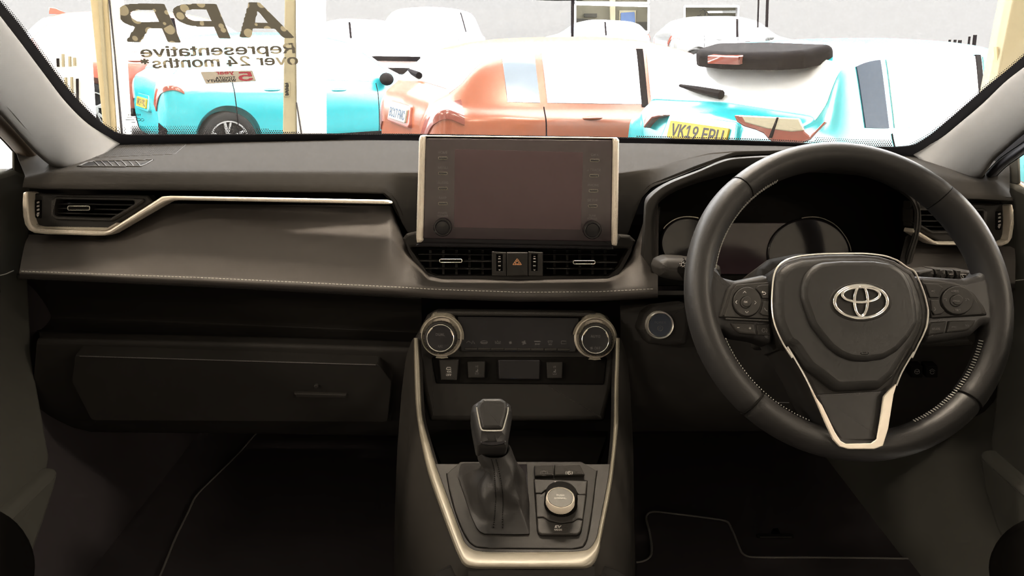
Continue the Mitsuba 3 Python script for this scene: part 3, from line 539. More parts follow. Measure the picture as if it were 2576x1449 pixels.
# ------------------------------------------------------------------ centre vents with the hazard switch
VF = Fr(at(1305, 660, 1.005), 12)
vout = [(1030, 622), (1584, 626), (1560, 672), (1545, 690), (1530, 697), (1096, 696), (1075, 688), (1055, 668)]
obj('vent_surround', pl(VF, [(1012, 600), (1022, 588), (1046, 582), (1060, 600), (1545, 606), (1558, 590), (1585, 592), (1600, 606), (1588, 630), (1563, 676), (1548, 694), (1532, 702), (1094, 701), (1072, 693), (1050, 672), (1026, 630)], -.035, -.006, .004, r=3, holes=[vout], hr=4), 'm_plastic', d)
for n, (x0, x1) in enumerate(((1034, 1237), (1366, 1580))):
    v = thing('air_vent', ['left', 'right'][n]+' centre air vent under the touchscreen, beside the hazard switch', 'air vent')
    o = [(1034, 626), (1237, 628), (1237, 693), (1096, 693), (1076, 686), (1058, 667)] if n == 0 else [(1366, 629), (1578, 630), (1556, 672), (1544, 688), (1530, 694), (1366, 694)]
    obj('duct', pl(VF, o, -.06, -.045), 'm_black', v)
    xa, xb = (1052, 1236) if n == 0 else (1367, 1553)
    for yy, hm in ((640, .9), (656.5 if n == 0 else 659, 1.7), (676, .9)):
        xs = xa+(8 if yy > 660 else 0), xb-(8 if yy > 660 and n else 0)
        obj('slat', pl(VF, [(xs[0], yy-hm), (xs[1], yy-hm+1.5), (xs[1], yy+hm+1.5), (xs[0], yy+hm)], -.034, -.012, .0006), 'm_plastic', v)
    for j in range(5):
        xx = (1082+33*j) if n == 0 else (1395+32*j)
        obj('blade', pl(VF, [(xx-3, 630), (xx+3, 630), (xx+3, 690), (xx-3, 690)], -.044, -.036), 'm_grey' if (n == 0 and j < 2) else 'm_plastic', v)
    ta = (1106, 1162, 651.8, 660.2) if n == 0 else (1442, 1497, 655.8, 664.2)
    q = [(ta[0], ta[2]), (ta[1], ta[2]), (ta[1], ta[3]), (ta[0], ta[3])]
    t = obj('tab', pl(VF, q, -.02, -.002, .001, r=2), 'm_black', v)
    obj('outline', ptube(VF, resample(list(Polygon(q).buffer(-2.5).buffer(2.5).exterior.coords), 40, False)[:-1], .9, -.0022, closed=True, sides=6), 'm_chrome', t, label='thin chrome outline')
    px = (1237, 1273.5) if n == 0 else (1329, 1366); sx = (1249, 1264) if n == 0 else (1337, 1352)
    c_ = obj('wheel_panel', pl(VF, [(px[0], 633), (px[1], 635), (px[1], 695), (px[0], 694)], -.03, -.001, .0012, r=1, holes=[[(sx[0], 640), (sx[1], 640), (sx[1], 682), (sx[0], 682)]]), 'm_grey', v)
    w = obj('thumb_wheel', pl(VF, [(sx[0]+1, 641), (sx[1]-1, 641), (sx[1]-1, 681), (sx[0]+1, 681)], -.02, -.003, .002), 'm_black', v)
    cx = (sx[0]+sx[1])/2
    for yy, hw in ((645.3, 2.5), (650.8, 3), (658.4, 3.3), (668.5, 3.3)): obj('mark', pl(VF, [(cx-hw, yy-1), (cx+hw, yy-1), (cx+hw, yy+1), (cx-hw, yy+1)], -.003, -.0025), 'm_print', w, smooth=False)
    obj('mark', pl(VF, [(cx-3, 678), (cx+3, 678), (cx, 681.5)], -.003, -.0025), 'm_print', w, smooth=False)
hz = thing('hazard_switch', 'square hazard light switch with an amber triangle between the centre vents', 'hazard switch')
obj('button', pl(VF, [(1274.5, 634.5), (1328, 635), (1328, 695), (1274.5, 695)], -.03, .001, .002, r=1.5), 'm_grey', hz)
tri = np.array([(1301, 650.5), (1312, 666), (1290, 666)])
for f_ in (1.0, .55): c0 = np.array([1301, 661]); obj('triangle', ptube(VF, resample(np.vstack([(tri-c0)*f_+c0, (tri[:1]-c0)*f_+c0]), 40, False)[:-1], .75, .0012, closed=True, sides=5), 'm_amber', hz, smooth=False, label='amber warning triangle outline')
# ------------------------------------------------------------------ climate panel
k2 = (1000, 740, 3.903); CF = Fr(at(1300, 850, .955), 22)
cp = thing('climate_controls', 'dark climate control panel with a row of icon buttons between two dials', 'climate panel')
obj('body', pl(CF, [(1075, 790), (1100, 776), (1490, 780), (1530, 794), (1560, 850), (1540, 980), (1520, 1060), (1080, 1060), (1062, 980), (1042, 850)], -.06, -.012, .008, r=8), 'm_plastic', cp)
obj('hood', pl(CF, [(1080, 788), (1110, 781), (1480, 785), (1520, 792), (1478, 797), (1140, 794)], -.03, .004, .004, r=3), 'm_grey', cp)
obj('display', pl(CF, [(1150, 795), (1457, 799), (1448, 886), (1160, 884)], -.012, -.006, .001, r=3), 'm_gloss', cp)
xs = np.array([658, 787, 917, 1047, 1177, 1308, 1440, 1567, 1695])/3.903+1000
def fan(x, y, r): return [ell(x+r*.5*math.cos(a), y+r*.5*math.sin(a), r*.45, r*.22, 10, rot=math.degrees(a)) for a in np.arange(4)*math.pi/2+.4]
icons = [[[(1173, 862), (1179, 858), (1184, 862)], [(1186, 865), (1190, 857), (1194, 865)]], [ell(1218, 861, 9, 3.6, 18), [(1210, 862), (1226, 862)]], [[(1246, 858), (1246, 864), (1258, 864), (1258, 858)], [(1249, 862), (1252, 857), (1255, 862)]],
         fan(1284, 862, 4), fan(1318, 862, 6), [[(1344, 859), (1360, 859)], [(1346, 865), (1358, 865)]], [[(1378, 858), (1390, 858), (1388, 863), (1380, 863), (1378, 858)], [(1380, 867), (1388, 867)]], [[(1412, 858), (1424, 858), (1424, 865), (1412, 865), (1412, 858)]]]
for i in range(8):
    b = obj('button', pl(CF, [(xs[i]+.7, 874.6+i*.25), (xs[i+1]-.7, 874.8+i*.25), (xs[i+1]-.7, 881+i*.25), (xs[i]+.7, 880.8+i*.25)], -.01, .001, .0015), 'm_grey', cp)
    obj('symbol', strokes(CF, icons[i], .7, -.0058), 'm_dim', b, smooth=False)
obj('lettering', [text(CF, 'FAST', 1352, 859, 4, -.0058, depth=.0002), text(CF, 'ECO', 1352, 866, 4, -.0058, depth=.0002)], 'm_dim', cp, smooth=False)
for i in range(8): pass
sw = obj('switch_row', pl(CF, [(1085, 898), (1528, 898), (1520, 968), (1096, 965)], -.02, -.009, .002, r=5), 'm_black', cp)
for q, lb, x, y in (([(1104, 905), (1154, 904), (1149, 957), (1109, 956)], 'OFF', 1129, 943), ([(1176, 910), (1221, 909), (1219, 951), (1178, 951)], 'LO', 1200, 939), ([(1375, 911), (1416, 911), (1414, 952), (1377, 952)], 'LO', 1395.5, 940)):
    b = obj('switch', pl(CF, q, -.01, -.002, .0015, r=2), 'm_plastic', cp)
    L = [text(CF, lb, x, y, 5.6, -.0019, depth=.0003)]
    if lb == 'OFF': L += [strokes(CF, [[(1123, 929), (1124.5, 924), (1133, 924), (1135, 929), (1123, 929)], [(1124, 934), (1129, 932), (1125, 937), (1130, 936)], [(1130, 934), (1135, 932), (1131, 937), (1136, 936)]], .8, -.0018)]
    else: L += [text(CF, 'HI', x, y-17, 4.5, -.0019, depth=.0003), strokes(CF, [[(x+2, y-11), (x+1, y-6), (x-3, y-5.5)], [(x+2.5, y-8), (x+1.5, y-4.5), (x-3, y-4)]], 1.1, -.0018)]
    obj('lettering', L, 'm_print' if lb == 'OFF' else 'm_dim', b, smooth=False)
obj('socket_cover', pl(CF, [(1252, 904), (1360, 905), (1358, 956), (1254, 955)], -.012, -.004, .002, r=4), 'm_gloss', cp)
for j, (x, y, fx, fy, top, bot) in enumerate(((1111.5, 846, 1107.6, 850.5, 'DUAL', 'A/C'), (1496, 850, 1498, 855, 'AUTO', 'OFF'))):
    dl = thing('climate_dial', f'knurled round temperature dial in a silver ring at the {"left" if j == 0 else "right"} end of the climate panel', 'dial', 'climate dials')
    labels[dl].pop('group')
    m = CF.scale(x, y); r = 51*m
    obj('collar', pl(CF, [(x-44, y+10), (x-46, y-14), (x-30, y-48), (x-24, y-60), (x-14, y-63), (x+15, y-63), (x+26, y-58), (x+36, y-40), (x+47, y-12), (x+45, y+10), (x, y+50)], -.02, .006, .006, r=6, holes=[ell(x, y, 45, 45, 40)]), 'm_trimband', dl)
    obj('ring', lathe(CF, x, y, [(r, -.012), (r, .006), (r*.985, .009), (r*.955, .0105), (r*.925, .009), (r*.90, .002), (r*.6, .001)], 64), 'm_silver', dl, smooth=40, label='satin silver ring')
    mf = CF.scale(fx, fy); rk = 42*mf
    obj('knob', lathe(CF, fx+1, fy-2, [(rk, 0), (rk*.99, .012), (rk*.90, .017), (rk*.82, .018), (rk*.78, .0175)], 144, .008, rim=lambda a, rr, z: rr*(1-.022*(np.sin(36*a+z*500) > 0)*(z < .016))), 'm_grey', dl, smooth=20, label='knurled rim')
    rf = 33*mf; f2 = obj('face', lathe(CF, fx, fy, [(rf, .01), (rf, .0185), (rf*.96, .019)], 48, .018), 'm_gloss', dl)
    q = CF.P([[fx, fy]], .019)[0]; obj('face_ring', CF.put(tube(np.column_stack([ell(q[0], q[1], rf, n=60), np.full(60, .019)]), .0005, 6, True)), 'm_chrome', f2)
    for a0, a1 in ((128, 158), (12, 36)): obj('face_ring', CF.put(tube(np.column_stack([ell(q[0], q[1], rf*.97, n=12, a0=a0, a1=a1), np.full(12, .0192)]), .0011, 6)), 'm_silver', f2)
    obj('lettering', text(CF, top, fx, fy-9, 6.5, .0191, depth=.0002), 'm_dim', f2, smooth=False)
    obj('lettering', [text(CF, bot, fx+(5 if j else 0), fy+21, 6.5, .0191, depth=.0002)]+([strokes(CF, fan(fx-10, fy+21, 4), .6, .0192)] if j else []), 'm_dim', f2, smooth=False)
# power button
PF = Fr(at(1660, 817, .955), 14)
pb = thing('power_button', 'round navy power button in a chrome ring left of the steering wheel', 'power button')
obj('boss', pl(PF, [(1608, 830), (1622, 790), (1646, 772), (1728, 762), (1740, 800), (1728, 870), (1680, 872), (1630, 866)], -.03, .008, .008, r=10), 'm_plastic', pb)
m = PF.scale(1660, 817)
obj('ring', lathe(PF, 1660, 818, [(35*m, .004), (35*m, .014), (33.5*m, .016), (31*m, .0155), (29.5*m, .010)], 64, .014), 'm_chrome', pb, smooth=40)
f_ = obj('face', lathe(PF, 1661, 818, [(29*m, .006), (29*m, .012), (28*m, .0125)], 48, .012), 'm_navy', pb)
obj('lettering', text(PF, 'POWER', 1661, 811, 6, .0126, depth=.0002), 'm_dim', f_, smooth=False); obj('symbol', strokes(PF, [ell(1661, 826, 6.5, 6.5, 20, -60, 240), [(1661, 817), (1661, 826)]], .8, .0127), 'm_dim', f_, smooth=False)
# ------------------------------------------------------------------ centre console
k3 = (1000, 970, 3.0258); c3 = lambda pts: [(1000+x/3.0258, 970+y/3.0258) for x, y in pts]
tl = np.radians(12); DK = Fr(onplane(1305, 1069, at(1305, 1069, .885), [0, -1, 0]), w=(0, -np.sin(tl), np.cos(tl)))
yk = .885
def con_pt(px, py, h=0.0):
    px, py = np.asarray(px, float), np.asarray(py, float)
    a = at(px, py, np.interp(py, [840, 1069], [.945, yk])-h*.7); b = onplane(px, py, DK.o+DK.w*h, DK.w)
    w = np.clip((py-1040)/70, 0, 1)[..., None]; w = w*w*(3-2*w)
    return a*(1-w)+b*w
cc = thing('centre_console', 'raised dark centre console edged by a champagne silver U-shaped trim', 'console')
OUT = [(1041, 850), (1042, 910), (1044, 980), (1048, 1040)]+c3([(158, 300), (182, 440), (230, 650), (300, 860), (380, 1080), (450, 1260), (490, 1345), (540, 1382), (640, 1392), (1000, 1394), (1420, 1390), (1475, 1372), (1510, 1325), (1542, 1200), (1582, 1000), (1612, 850), (1650, 600), (1668, 420), (1682, 250), (1682, 0)])+[(1557.5, 910), (1559, 850)]
INN = [(1051, 850), (1055, 910), (1058, 980), (1061, 1036)]+c3([(200, 290), (238, 430), (302, 640), (372, 830), (442, 1020), (502, 1180), (545, 1232), (600, 1258), (700, 1268), (1000, 1270), (1300, 1266), (1440, 1252), (1500, 1195), (1530, 1100), (1560, 950), (1590, 800), (1625, 560), (1640, 400), (1648, 200), (1650, 0)])+[(1547.5, 910), (1549, 850)]
# matching samples: split both paths at the two bottom corners so that the band stays even
def tri_split(P, n):
    P = np.array(P, float); i = [np.argmin(np.linalg.norm(P-c, axis=1)) for c in (P[11], P[17])]
    parts = [P[:12], P[11:18] if len(P) else 0, P[17:]]; out = []
    for q, m in zip(parts, n): out.append(resample(q, m))
    return np.vstack([out[0], out[1][1:], out[2][1:]])
def corner(P, ys): return P
Oa, Ia = np.array(OUT), np.array(INN)
def by_param(P, brk, n):
    o = [resample(P[a:b+1], m) for (a, b), m in zip(zip(brk[:-1], brk[1:]), n)]
    return np.vstack([o[0]]+[x[1:] for x in o[1:]])
ob = [0, 10, 12, 15, 17, len(Oa)-1]; ib = [0, 9, 12, 14, 17, len(Ia)-1]
Oa, Ia = by_param(Oa, ob, [70, 14, 30, 14, 70]), by_param(Ia, ib, [70, 14, 30, 14, 70])
rows = [con_pt(*Oa.T, -.012), con_pt(*Oa.T, .0), con_pt(*(Oa*.88+Ia*.12).T, .005), con_pt(*(Oa*.5+Ia*.5).T, .0065), con_pt(*(Oa*.12+Ia*.88).T, .005), con_pt(*Ia.T, .0), con_pt(*Ia.T, -.012)]
obj('trim_band', grid_solid(PCH(np.arange(7), np.array(rows), axis=0)(np.linspace(0, 6, 19)), .002), 'm_trimband', cc, smooth=45, label='champagne silver U-shaped trim')
# deck inside the trim, cubby, flanks, front
cut = [i for i, p in enumerate(Ia) if p[1] > 1162]
deck = Ia[cut]
obj('deck', DK.put(slab(Polygon(DK.P(deck, -.004)), -.03, -.004, .001)), 'm_grey', cc)
obj('inner_wall', grid_solid(np.array([con_pt(*Ia.T, -.001), con_pt(*(Ia*.97+np.array([1303, 1100])*.03).T, -.02)]), .002), 'm_plastic', cc)
obj('cubby', [pl(Fr(at(1300, 1050, 1.03), 5), [(1062, 960), (1540, 960), (1530, 1190), (1090, 1190)], -.02, 0), pl(Fr(at(1300, 1130, .93), w=(0, -.1, 1)), [(1075, 1080), (1530, 1085), (1500, 1170), (1110, 1166)], -.02, -.0)], 'm_black', cc)
inner = c3([(375, 670), (395, 790), (440, 960), (500, 1110), (550, 1190), (600, 1225), (700, 1235), (1330, 1240), (1410, 1225), (1440, 1170), (1480, 950), (1510, 700), (1518, 650), (1400, 578), (480, 578)])
obj('deck_seam', DK.put(tube(np.column_stack([DK.P(resample(inner[:13], 90), -.0035), np.full(90, -.0035)]), .0009, 6)), 'm_black', cc)
obj('deck_panel', pl(DK, inner, -.01, -.0025, .001, r=3), 'm_plastic', cc)
# flanks fall from the trim to the floor on both sides
for s, idx in ((-1, np.arange(0, 84)), (1, np.arange(len(Oa)-84, len(Oa)))):
    top = con_pt(*Oa[idx].T, -.004); low = top.copy(); mid = top.copy()
    mid += np.array([s*.012, 0, -.03]); low[:, 2] = .71; low[:, 0] += s*.045
    obj('flank', grid_solid(PCH(np.arange(4), np.array([top, mid, mid*.5+low*.5+np.array([s*.008, 0, 0]), low]), axis=0)(np.linspace(0, 3, 10)), .006, toward=CAM+np.array([s*.8, 0, -.3])), 'm_dash', cc, smooth=50)
fl = con_pt(np.array([1178., 1240, 1340, 1440, 1496]), np.array([1424., 1432, 1434, 1432, 1424.]), -.004)
obj('front_face', grid_solid(np.array([fl, fl+[0, -.012, -.03], fl+[0, -.02, -.2]]), .006, toward=CAM+[0, -2, -.6]), 'm_plastic', cc)
armf = Fr(onplane(1340, 1500, DK.o-DK.w*.02, DK.w), w=DK.w)
for pts in ([(1085, 1452), (1100, 1432), (1130, 1417), (1165, 1412), (1174, 1430), (1176, 1600), (1030, 1600)], [(1501, 1418), (1515, 1418), (1550, 1428), (1580, 1447), (1640, 1600), (1498, 1600)]):
    obj('side_cushion', pl(armf, pts, -.06, .0, .004, r=4), 'm_black', cc)
# gear lever
boot = c3([(462, 690), (468, 640), (482, 598), (500, 590), (880, 592), (905, 640), (990, 830), (1004, 880), (1006, 1128), (900, 1131), (660, 1126), (625, 1108), (600, 1075), (560, 985)])
gv = thing('gear_lever', 'leather gear lever with a chrome U-shaped inlay and a creased boot', 'gear lever')
obj('boot_frame', pl(DK, boot, -.006, -.0005, .001, r=4), 'm_black', gv)
n = 96; base = resample(boot+boot[:1], n+1, False)[:-1]; c0 = np.array([1258, 1255.])
a0 = np.arctan2(base[:, 1]-c0[1], base[:, 0]-c0[0]); o = np.argsort(a0); base, a0 = base[o], a0[o]
LV = Fr(at(1240, 1060, .745), w=(.05, -.72, .69))
neck = np.array([1242, 1128.]); rows = []
for i, t in enumerate(np.linspace(0, 1, 34)):
    w = t**.62
    ctr = c0*(1-t)+neck*t+np.array([10*math.sin(3*t), 0]); ring_b = base-c0; rn = np.column_stack([np.cos(a0)*39, np.sin(a0)*26])
    sh = ring_b*(1-w)+rn*w; tw = .35*math.sin(2.4*t)
    fold = 1+.19*math.sin(math.pi*t)**.8*np.sin(2*a0+7.5*t+.6)+.08*math.sin(math.pi*t)*np.sin(5*a0-9*t)+.07*math.sin(math.pi*t)*np.sin(3*a0+14*t)
    P = ctr+np.column_stack([sh[:, 0], sh[:, 1]])*fold[:, None]
    rows.append((P, t))
A3 = DK.W(np.column_stack([DK.P(c0[None])*0+DK.P([c0], 0)[0], [0.]]))[0]; B3 = LV.o-LV.v*.0+0
Bn = onplane(neck[0], neck[1], at(1242, 1128, .752), [0, -1, 0])
V = []
for P, t in rows:
    ctr3 = A3*(1-t)+Bn*t
    nrm = DK.w*(1-t**1.5)+np.array([0, -.35, .94])*t**1.5
    V.append(onplane(P[:, 0], P[:, 1], ctr3, nrm/np.linalg.norm(nrm)))
V = np.array(V); V = np.concatenate([V, V[:, :1]], 1)
obj('boot', grid_solid(V, .002), 'm_leather', gv, smooth=60, label='creased black leather boot')
st = []
for du in (-2, 2):
    p = V[1:33, np.argmin(np.abs(a0-1.62))+du]+DK.w*.0012; p = PCH(np.arange(32), p, axis=0)(np.linspace(0, 31, 80))
    for i in range(0, 79, 2): st.append(tube(p[i:i+2], .0006, 5))
obj('boot_stitching', st, 'm_black', gv, smooth=False, kind='stuff')
kb = c3([(600, 112), (625, 92), (700, 82), (800, 86), (842, 110), (870, 130), (882, 185), (866, 300), (848, 400), (845, 462), (605, 462), (592, 395), (572, 290), (558, 190), (572, 128)])
obj('knob', pl(LV, kb, -.040, .012, .013, r=8), 'm_leather', gv, smooth=60)
obj('knob_inlay', pl(LV, c3([(618, 118), (650, 92), (790, 92), (828, 118), (842, 170), (798, 328), (640, 330), (600, 170)]), 0, .0165, .004, r=5), 'm_cover', gv, smooth=60)
obj('chrome_inlay', ptube(LV, c3([(603, 165), (612, 225), (630, 310), (640, 334), (655, 342), (785, 342), (800, 334), (812, 305), (834, 225), (842, 165)]), 2.0, .0145, n=70), 'm_chrome', gv, label='chrome U-shaped inlay')
obj('release_button', pl(LV, c3([(622, 415), (650, 430), (720, 440), (790, 430), (828, 412), (815, 436), (760, 447), (680, 447), (640, 438)]), .0, .0135, .002, r=1), 'm_gloss', gv)
obj('knob_stitching', [LV.put(tube(np.column_stack([LV.P(c3([(x, y), (x, y+9)]), .013), [.0131]*2]), .0004, 5)) for x in (700, 722, 746) for y in (448, 460)], 'm_black', gv, smooth=False, kind='stuff')
gi = thing('gear_indicator', 'black glossy gear position strip with a blue light beside the gear lever', 'gear indicator')
obj('panel', pl(DK, c3([(884, 594), (985, 596), (996, 845), (990, 848), (900, 690)]), -.005, .001, .0008, r=1), 'm_gloss', gi)
obj('lettering', [text(DK, '+', 1000+947/3.0258, 970+690/3.0258, 4, .0011, depth=.0003), text(DK, 'S', 1000+949/3.0258, 970+714/3.0258, 6, .0011, depth=.0003), text(DK, '-', 1000+913/3.0258, 970+714/3.0258, 1.5, .0011, 5, depth=.0003), text(DK, 'D', 1000+889/3.0258, 970+684/3.0258, 6, .0011, depth=.0003)], 'm_dim', gi, smooth=False)
scene[gi+'__light'] = mikit.ply(pl(DK, c3([(886, 625), (905, 625), (905, 632), (886, 632)]), .001, .0016), {'type': 'diffuse', 'reflectance': rgb((.02, .05, .1))}, emitter={'type': 'area', 'radiance': rgb((.03, .10, .32))})
labels[gi+'__light'] = {'label': 'small blue lit mark'}
# drive mode panel
mp = thing('mode_panel', 'dark switch panel with TRAIL and EV MODE buttons right of the gear lever', 'switch panel')
mo = c3([(1036, 705), (1448, 718), (1440, 830), (1402, 1095), (1388, 1122), (1365, 1132), (1095, 1132), (1070, 1118), (1062, 1090), (1048, 900)])
obj('body', pl(DK, mo, -.006, .0008, .001, r=3), 'm_black', mp)
s2 = c3([(1040, 711), (1443, 724), (1434, 826), (1380, 828), (1345, 795), (1290, 770), (1235, 763), (1170, 772), (1120, 798), (1095, 818), (1050, 816)])
t_ = obj('trail_button', pl(DK, s2, 0, .003, .0012, r=1), 'm_grey', mp); obj('lettering', text(DK, 'TRAIL', 1000+1231/3.0258, 970+738/3.0258, 6, .0031, depth=.0003), 'm_print', t_, smooth=False)
s3 = c3([(1064, 1008), (1110, 1006), (1150, 1030), (1240, 1052), (1330, 1040), (1372, 1018), (1410, 1024), (1398, 1090), (1384, 1117), (1362, 1127), (1098, 1127), (1075, 1114), (1067, 1088)])
t_ = obj('ev_button', pl(DK, s3, 0, .003, .0012, r=1), 'm_grey', mp); obj('lettering', [text(DK, 'EV', 1000+1222/3.0258, 970+1074/3.0258, 7.6, .0031, 18, True, depth=.0003, shear=.3), text(DK, 'MODE', 1000+1223/3.0258, 970+1098/3.0258, 5, .0031, depth=.0003)], 'm_print', t_, smooth=False)
s4 = c3([(1052, 822), (1098, 824), (1130, 800), (1172, 778), (1235, 769), (1290, 776), (1340, 800), (1376, 833), (1433, 832), (1410, 1016), (1374, 1010), (1330, 1032), (1240, 1044), (1152, 1022), (1112, 998), (1062, 1000)])
m_ = obj('middle_plate', pl(DK, s4, 0, .0022, .001, r=1), 'm_grey', mp); obj('lettering', text(DK, 'ECO', 1000+1103/3.0258, 970+838/3.0258, 5, .0023, depth=.0003, rot=50), 'm_dim', m_, smooth=False)
BF = Fr(DK.W(np.array([[*DK.P(c3([(1230, 690)]))[0], .0]]))[0], w=(0, -.62, .78))
for q, ic, x, y in ((c3([(1040, 606), (1186, 602), (1190, 684), (1046, 688)]), 0, 1115, 662), (c3([(1194, 602), (1388, 598), (1428, 678), (1196, 683)]), 1, 1306, 665)):
    b = obj('brake_button', pl(BF, q, -.02, .006, .0015, r=1), 'm_grey', mp); x, y = c3([(x, y)])[0]
    obj('symbol', strokes(BF, [ell(x, y, 4.5, 4, 18), [(x-7, y-4), (x-8.5, y), (x-7, y+4)], [(x+7, y-4), (x+8.5, y), (x+7, y+4)]]+([[(x-1.5, y+2.5), (x-1.5, y-2.5), (x+1, y-2), (x+1, y), (x-1.5, y)]] if ic else [[(x-6, y-3), (x+6, y-3)]]), .6, .0063), 'm_print' if ic else 'm_dim', b, smooth=False)
    if not ic: obj('lettering', text(BF, 'HOLD', x, y+7, 3, .0062, depth=.0003), 'm_dim', b, smooth=False)
dd = thing('drive_dial', 'round drive mode dial with a knurled base and silver ring marked PUSH NORMAL', 'dial')
cx, cy = c3([(1242, 905)])[0]; m = DK.scale(cx, cy); R_ = 42*m
obj('base', lathe(DK, cx, cy, [(R_, .002), (R_*.99, .012), (R_*.93, .021), (R_*.90, .022)], 180, .002, rim=lambda a, r, z: r*(1-.03*(np.sin(60*a+z*250) > 0))), 'm_black', dd, smooth=20, label='black knurled base')
hx = .030; tx, ty = c3([(1240, 850)])[0]; m2 = DK.scale(tx, ty, hx); r2 = 36*m2
obj('ring', lathe(DK, tx, ty+1, [(r2*.95, .020), (r2*1.02, .0225), (r2*1.01, .028), (r2*.97, .0305), (r2*.93, .031), (r2*.9, .0295)], 64, hx), 'm_silver', dd, smooth=40, label='silver ring')
cpx = obj('cap', lathe(DK, tx, ty+.5, [(r2*.89, .026), (r2*.89, .0298), (r2*.87, .0302)], 64, hx), 'm_satin2', dd, label='brushed dark metal cap')
obj('lettering', [text(DK, 'PUSH', tx, ty-5, 5.4, .0303, depth=.0002), text(DK, 'NORMAL', tx, ty+2.5, 5.4, .0303, depth=.0002)], 'm_print', cpx, smooth=False)
mat('m_satin2', (.035, .032, .024), .4, .25, .1)
# ------------------------------------------------------------------ steering wheel
WT = np.array([.3967, .80797, 1.6-.27598]); WF = Fr(WT, 31.48); RW, TR_ = .172, .0165
sw = thing('steering_wheel', 'black leather three-spoke steering wheel with a round chrome emblem on its hub', 'steering wheel')
na, nb = 240, 28; a = np.linspace(0, 2*np.pi, na, endpoint=False); b = np.linspace(0, 2*np.pi, nb, endpoint=False)
A, B = np.meshgrid(a, b, indexing='ij')
grip = 1+.07*np.exp(-((np.abs(((A-np.radians(35)+np.pi) % (2*np.pi))-np.pi))/.25)**2)+.07*np.exp(-((np.abs(((A-np.radians(145)+np.pi) % (2*np.pi))-np.pi))/.25)**2)
seam_px = [(1871, 481), (2400, 458), (1890, 1016), (2430, 1010)]
seam_a = [math.atan2(*(WF.P([p])[0][::-1])) for p in seam_px]
dip = sum(np.exp(-((((A-s+np.pi) % (2*np.pi))-np.pi)/.010)**2) for s in seam_a)
rr = TR_*grip*(1-.10*dip)
X = (RW+rr*np.cos(B))*np.cos(A); Y = (RW+rr*np.cos(B))*np.sin(A); Z = 1.25*rr*np.sin(B)
idx = np.arange(na*nb).reshape(na, nb); i2 = np.roll(idx, -1, 0); q = np.stack([idx, i2, np.roll(i2, -1, 1), np.roll(idx, -1, 1)], -1).reshape(-1, 4)
obj('rim', WF.put(trimesh.Trimesh(np.column_stack([X.ravel(), Y.ravel(), Z.ravel()]), np.vstack([q[:, [0, 1, 2]], q[:, [0, 2, 3]]]), process=False)), 'm_leather', sw, smooth=True, label='leather rim')
sm = []
for s in seam_a: sm.append(WF.put(tube(np.array([[(RW+(TR_*1.0)*math.cos(t))*math.cos(s), (RW+(TR_*1.0)*math.cos(t))*math.sin(s), 1.25*TR_*math.sin(t)] for t in np.linspace(0, 2*np.pi, 40, endpoint=False)])*np.array([1, 1, 1.0]), .0009, 6, True)))
for s in sm: obj('seam', s, 'm_black', sw)
st = []
for lo, hi in ((118, 171), (200, 248), (292, 340)):
    for t in np.arange(lo, hi, 1.25):
        for e in (0,):
            p = [np.array([(RW+(TR_*1.08)*math.cos(bb))*math.cos(math.radians(t+dt)), (RW+(TR_*1.08)*math.cos(bb))*math.sin(math.radians(t+dt)), 1.25*TR_*1.05*math.sin(bb)]) for bb, dt in ((math.pi-.42, 0), (math.pi-.15, .55))]
            st.append(WF.put(tube(np.array(p), .0006, 5)))
obj('stitching', st, 'm_thread', sw, smooth=False, kind='stuff', label='pale stitches along the inside of the rim')
z3 = (1800, 620, 4.954); z4 = (2280, 640, 5.574); z5 = (1600, 800, 2.2326); zc = lambda z, pts: [(z[0]+x/z[2], z[1]+y/z[2]) for x, y in pts]
# spokes in leather
obj('spoke', pl(WF, [(1775, 660), (1805, 668), (1819, 694), (1850, 702), (1922, 688), (1936, 692), (1950, 800), (1945, 866), (1900, 850), (1846, 842), (1812, 822), (1806, 860), (1790, 890), (1770, 880)], -.018, .012, .009, r=9, href=.012), 'm_leather', sw, smooth=60)
obj('spoke', pl(WF, [(2500, 660), (2478, 672), (2462, 690), (2424, 698), (2305, 690), (2300, 760), (2330, 860), (2400, 852), (2450, 842), (2484, 810), (2500, 850), (2530, 850), (2530, 680)], -.018, .012, .009, r=9, href=.012), 'm_leather', sw, smooth=60)
obj('column_shroud', pl(Fr(WT, 31.48), [(1905, 700), (1912, 668), (1940, 646), (2010, 632), (2150, 632), (2250, 680), (2345, 800), (2345, 860), (1940, 860)], -.10, -.03, .012, r=14, href=-.03), 'm_plastic', sw)
# hub
CH = zc(z3, [(955, 1387), (860, 1240), (780, 1080), (735, 960), (712, 850), (702, 700), (707, 560), (722, 400), (748, 300), (800, 225), (900, 162), (1080, 116), (1400, 92), (1800, 88), (2050, 108), (2250, 168), (2390, 262)])+zc(z4, [(110, 235), (180, 370), (240, 520), (285, 680), (306, 810), (290, 980), (240, 1120), (160, 1280), (80, 1449)])
CL = zc(z5, [(780, 0), (850, 160), (950, 330), (1010, 460), (1070, 600), (1108, 682), (1145, 722), (1195, 736), (1340, 736), (1388, 718), (1418, 620), (1448, 430), (1490, 310), (1560, 190), (1620, 80), (1640, 0)])
hubtop = CH
hh = .022
cov = CH+zc(z5, [(1560, 190), (1490, 310), (1448, 430), (1420, 560), (1400, 590), (1140, 590), (1065, 560), (1010, 460), (950, 330), (850, 160)])
obj('hub_body', pl(WF, cov, -.05, .018, .006, r=4, href=.018), 'm_plastic', sw, smooth=60)
inn = [(x+(2155-x)*.035, y+(790-y)*.03) for x, y in cov]
obj('hub_cover', pl(WF, inn[:28]+zc(z5, [(1540, 200), (1460, 330), (1380, 400), (1130, 410), (1030, 330), (960, 280), (880, 160)]), 0, .030, .010, r=20, href=.030), 'm_cover', sw, smooth=60)
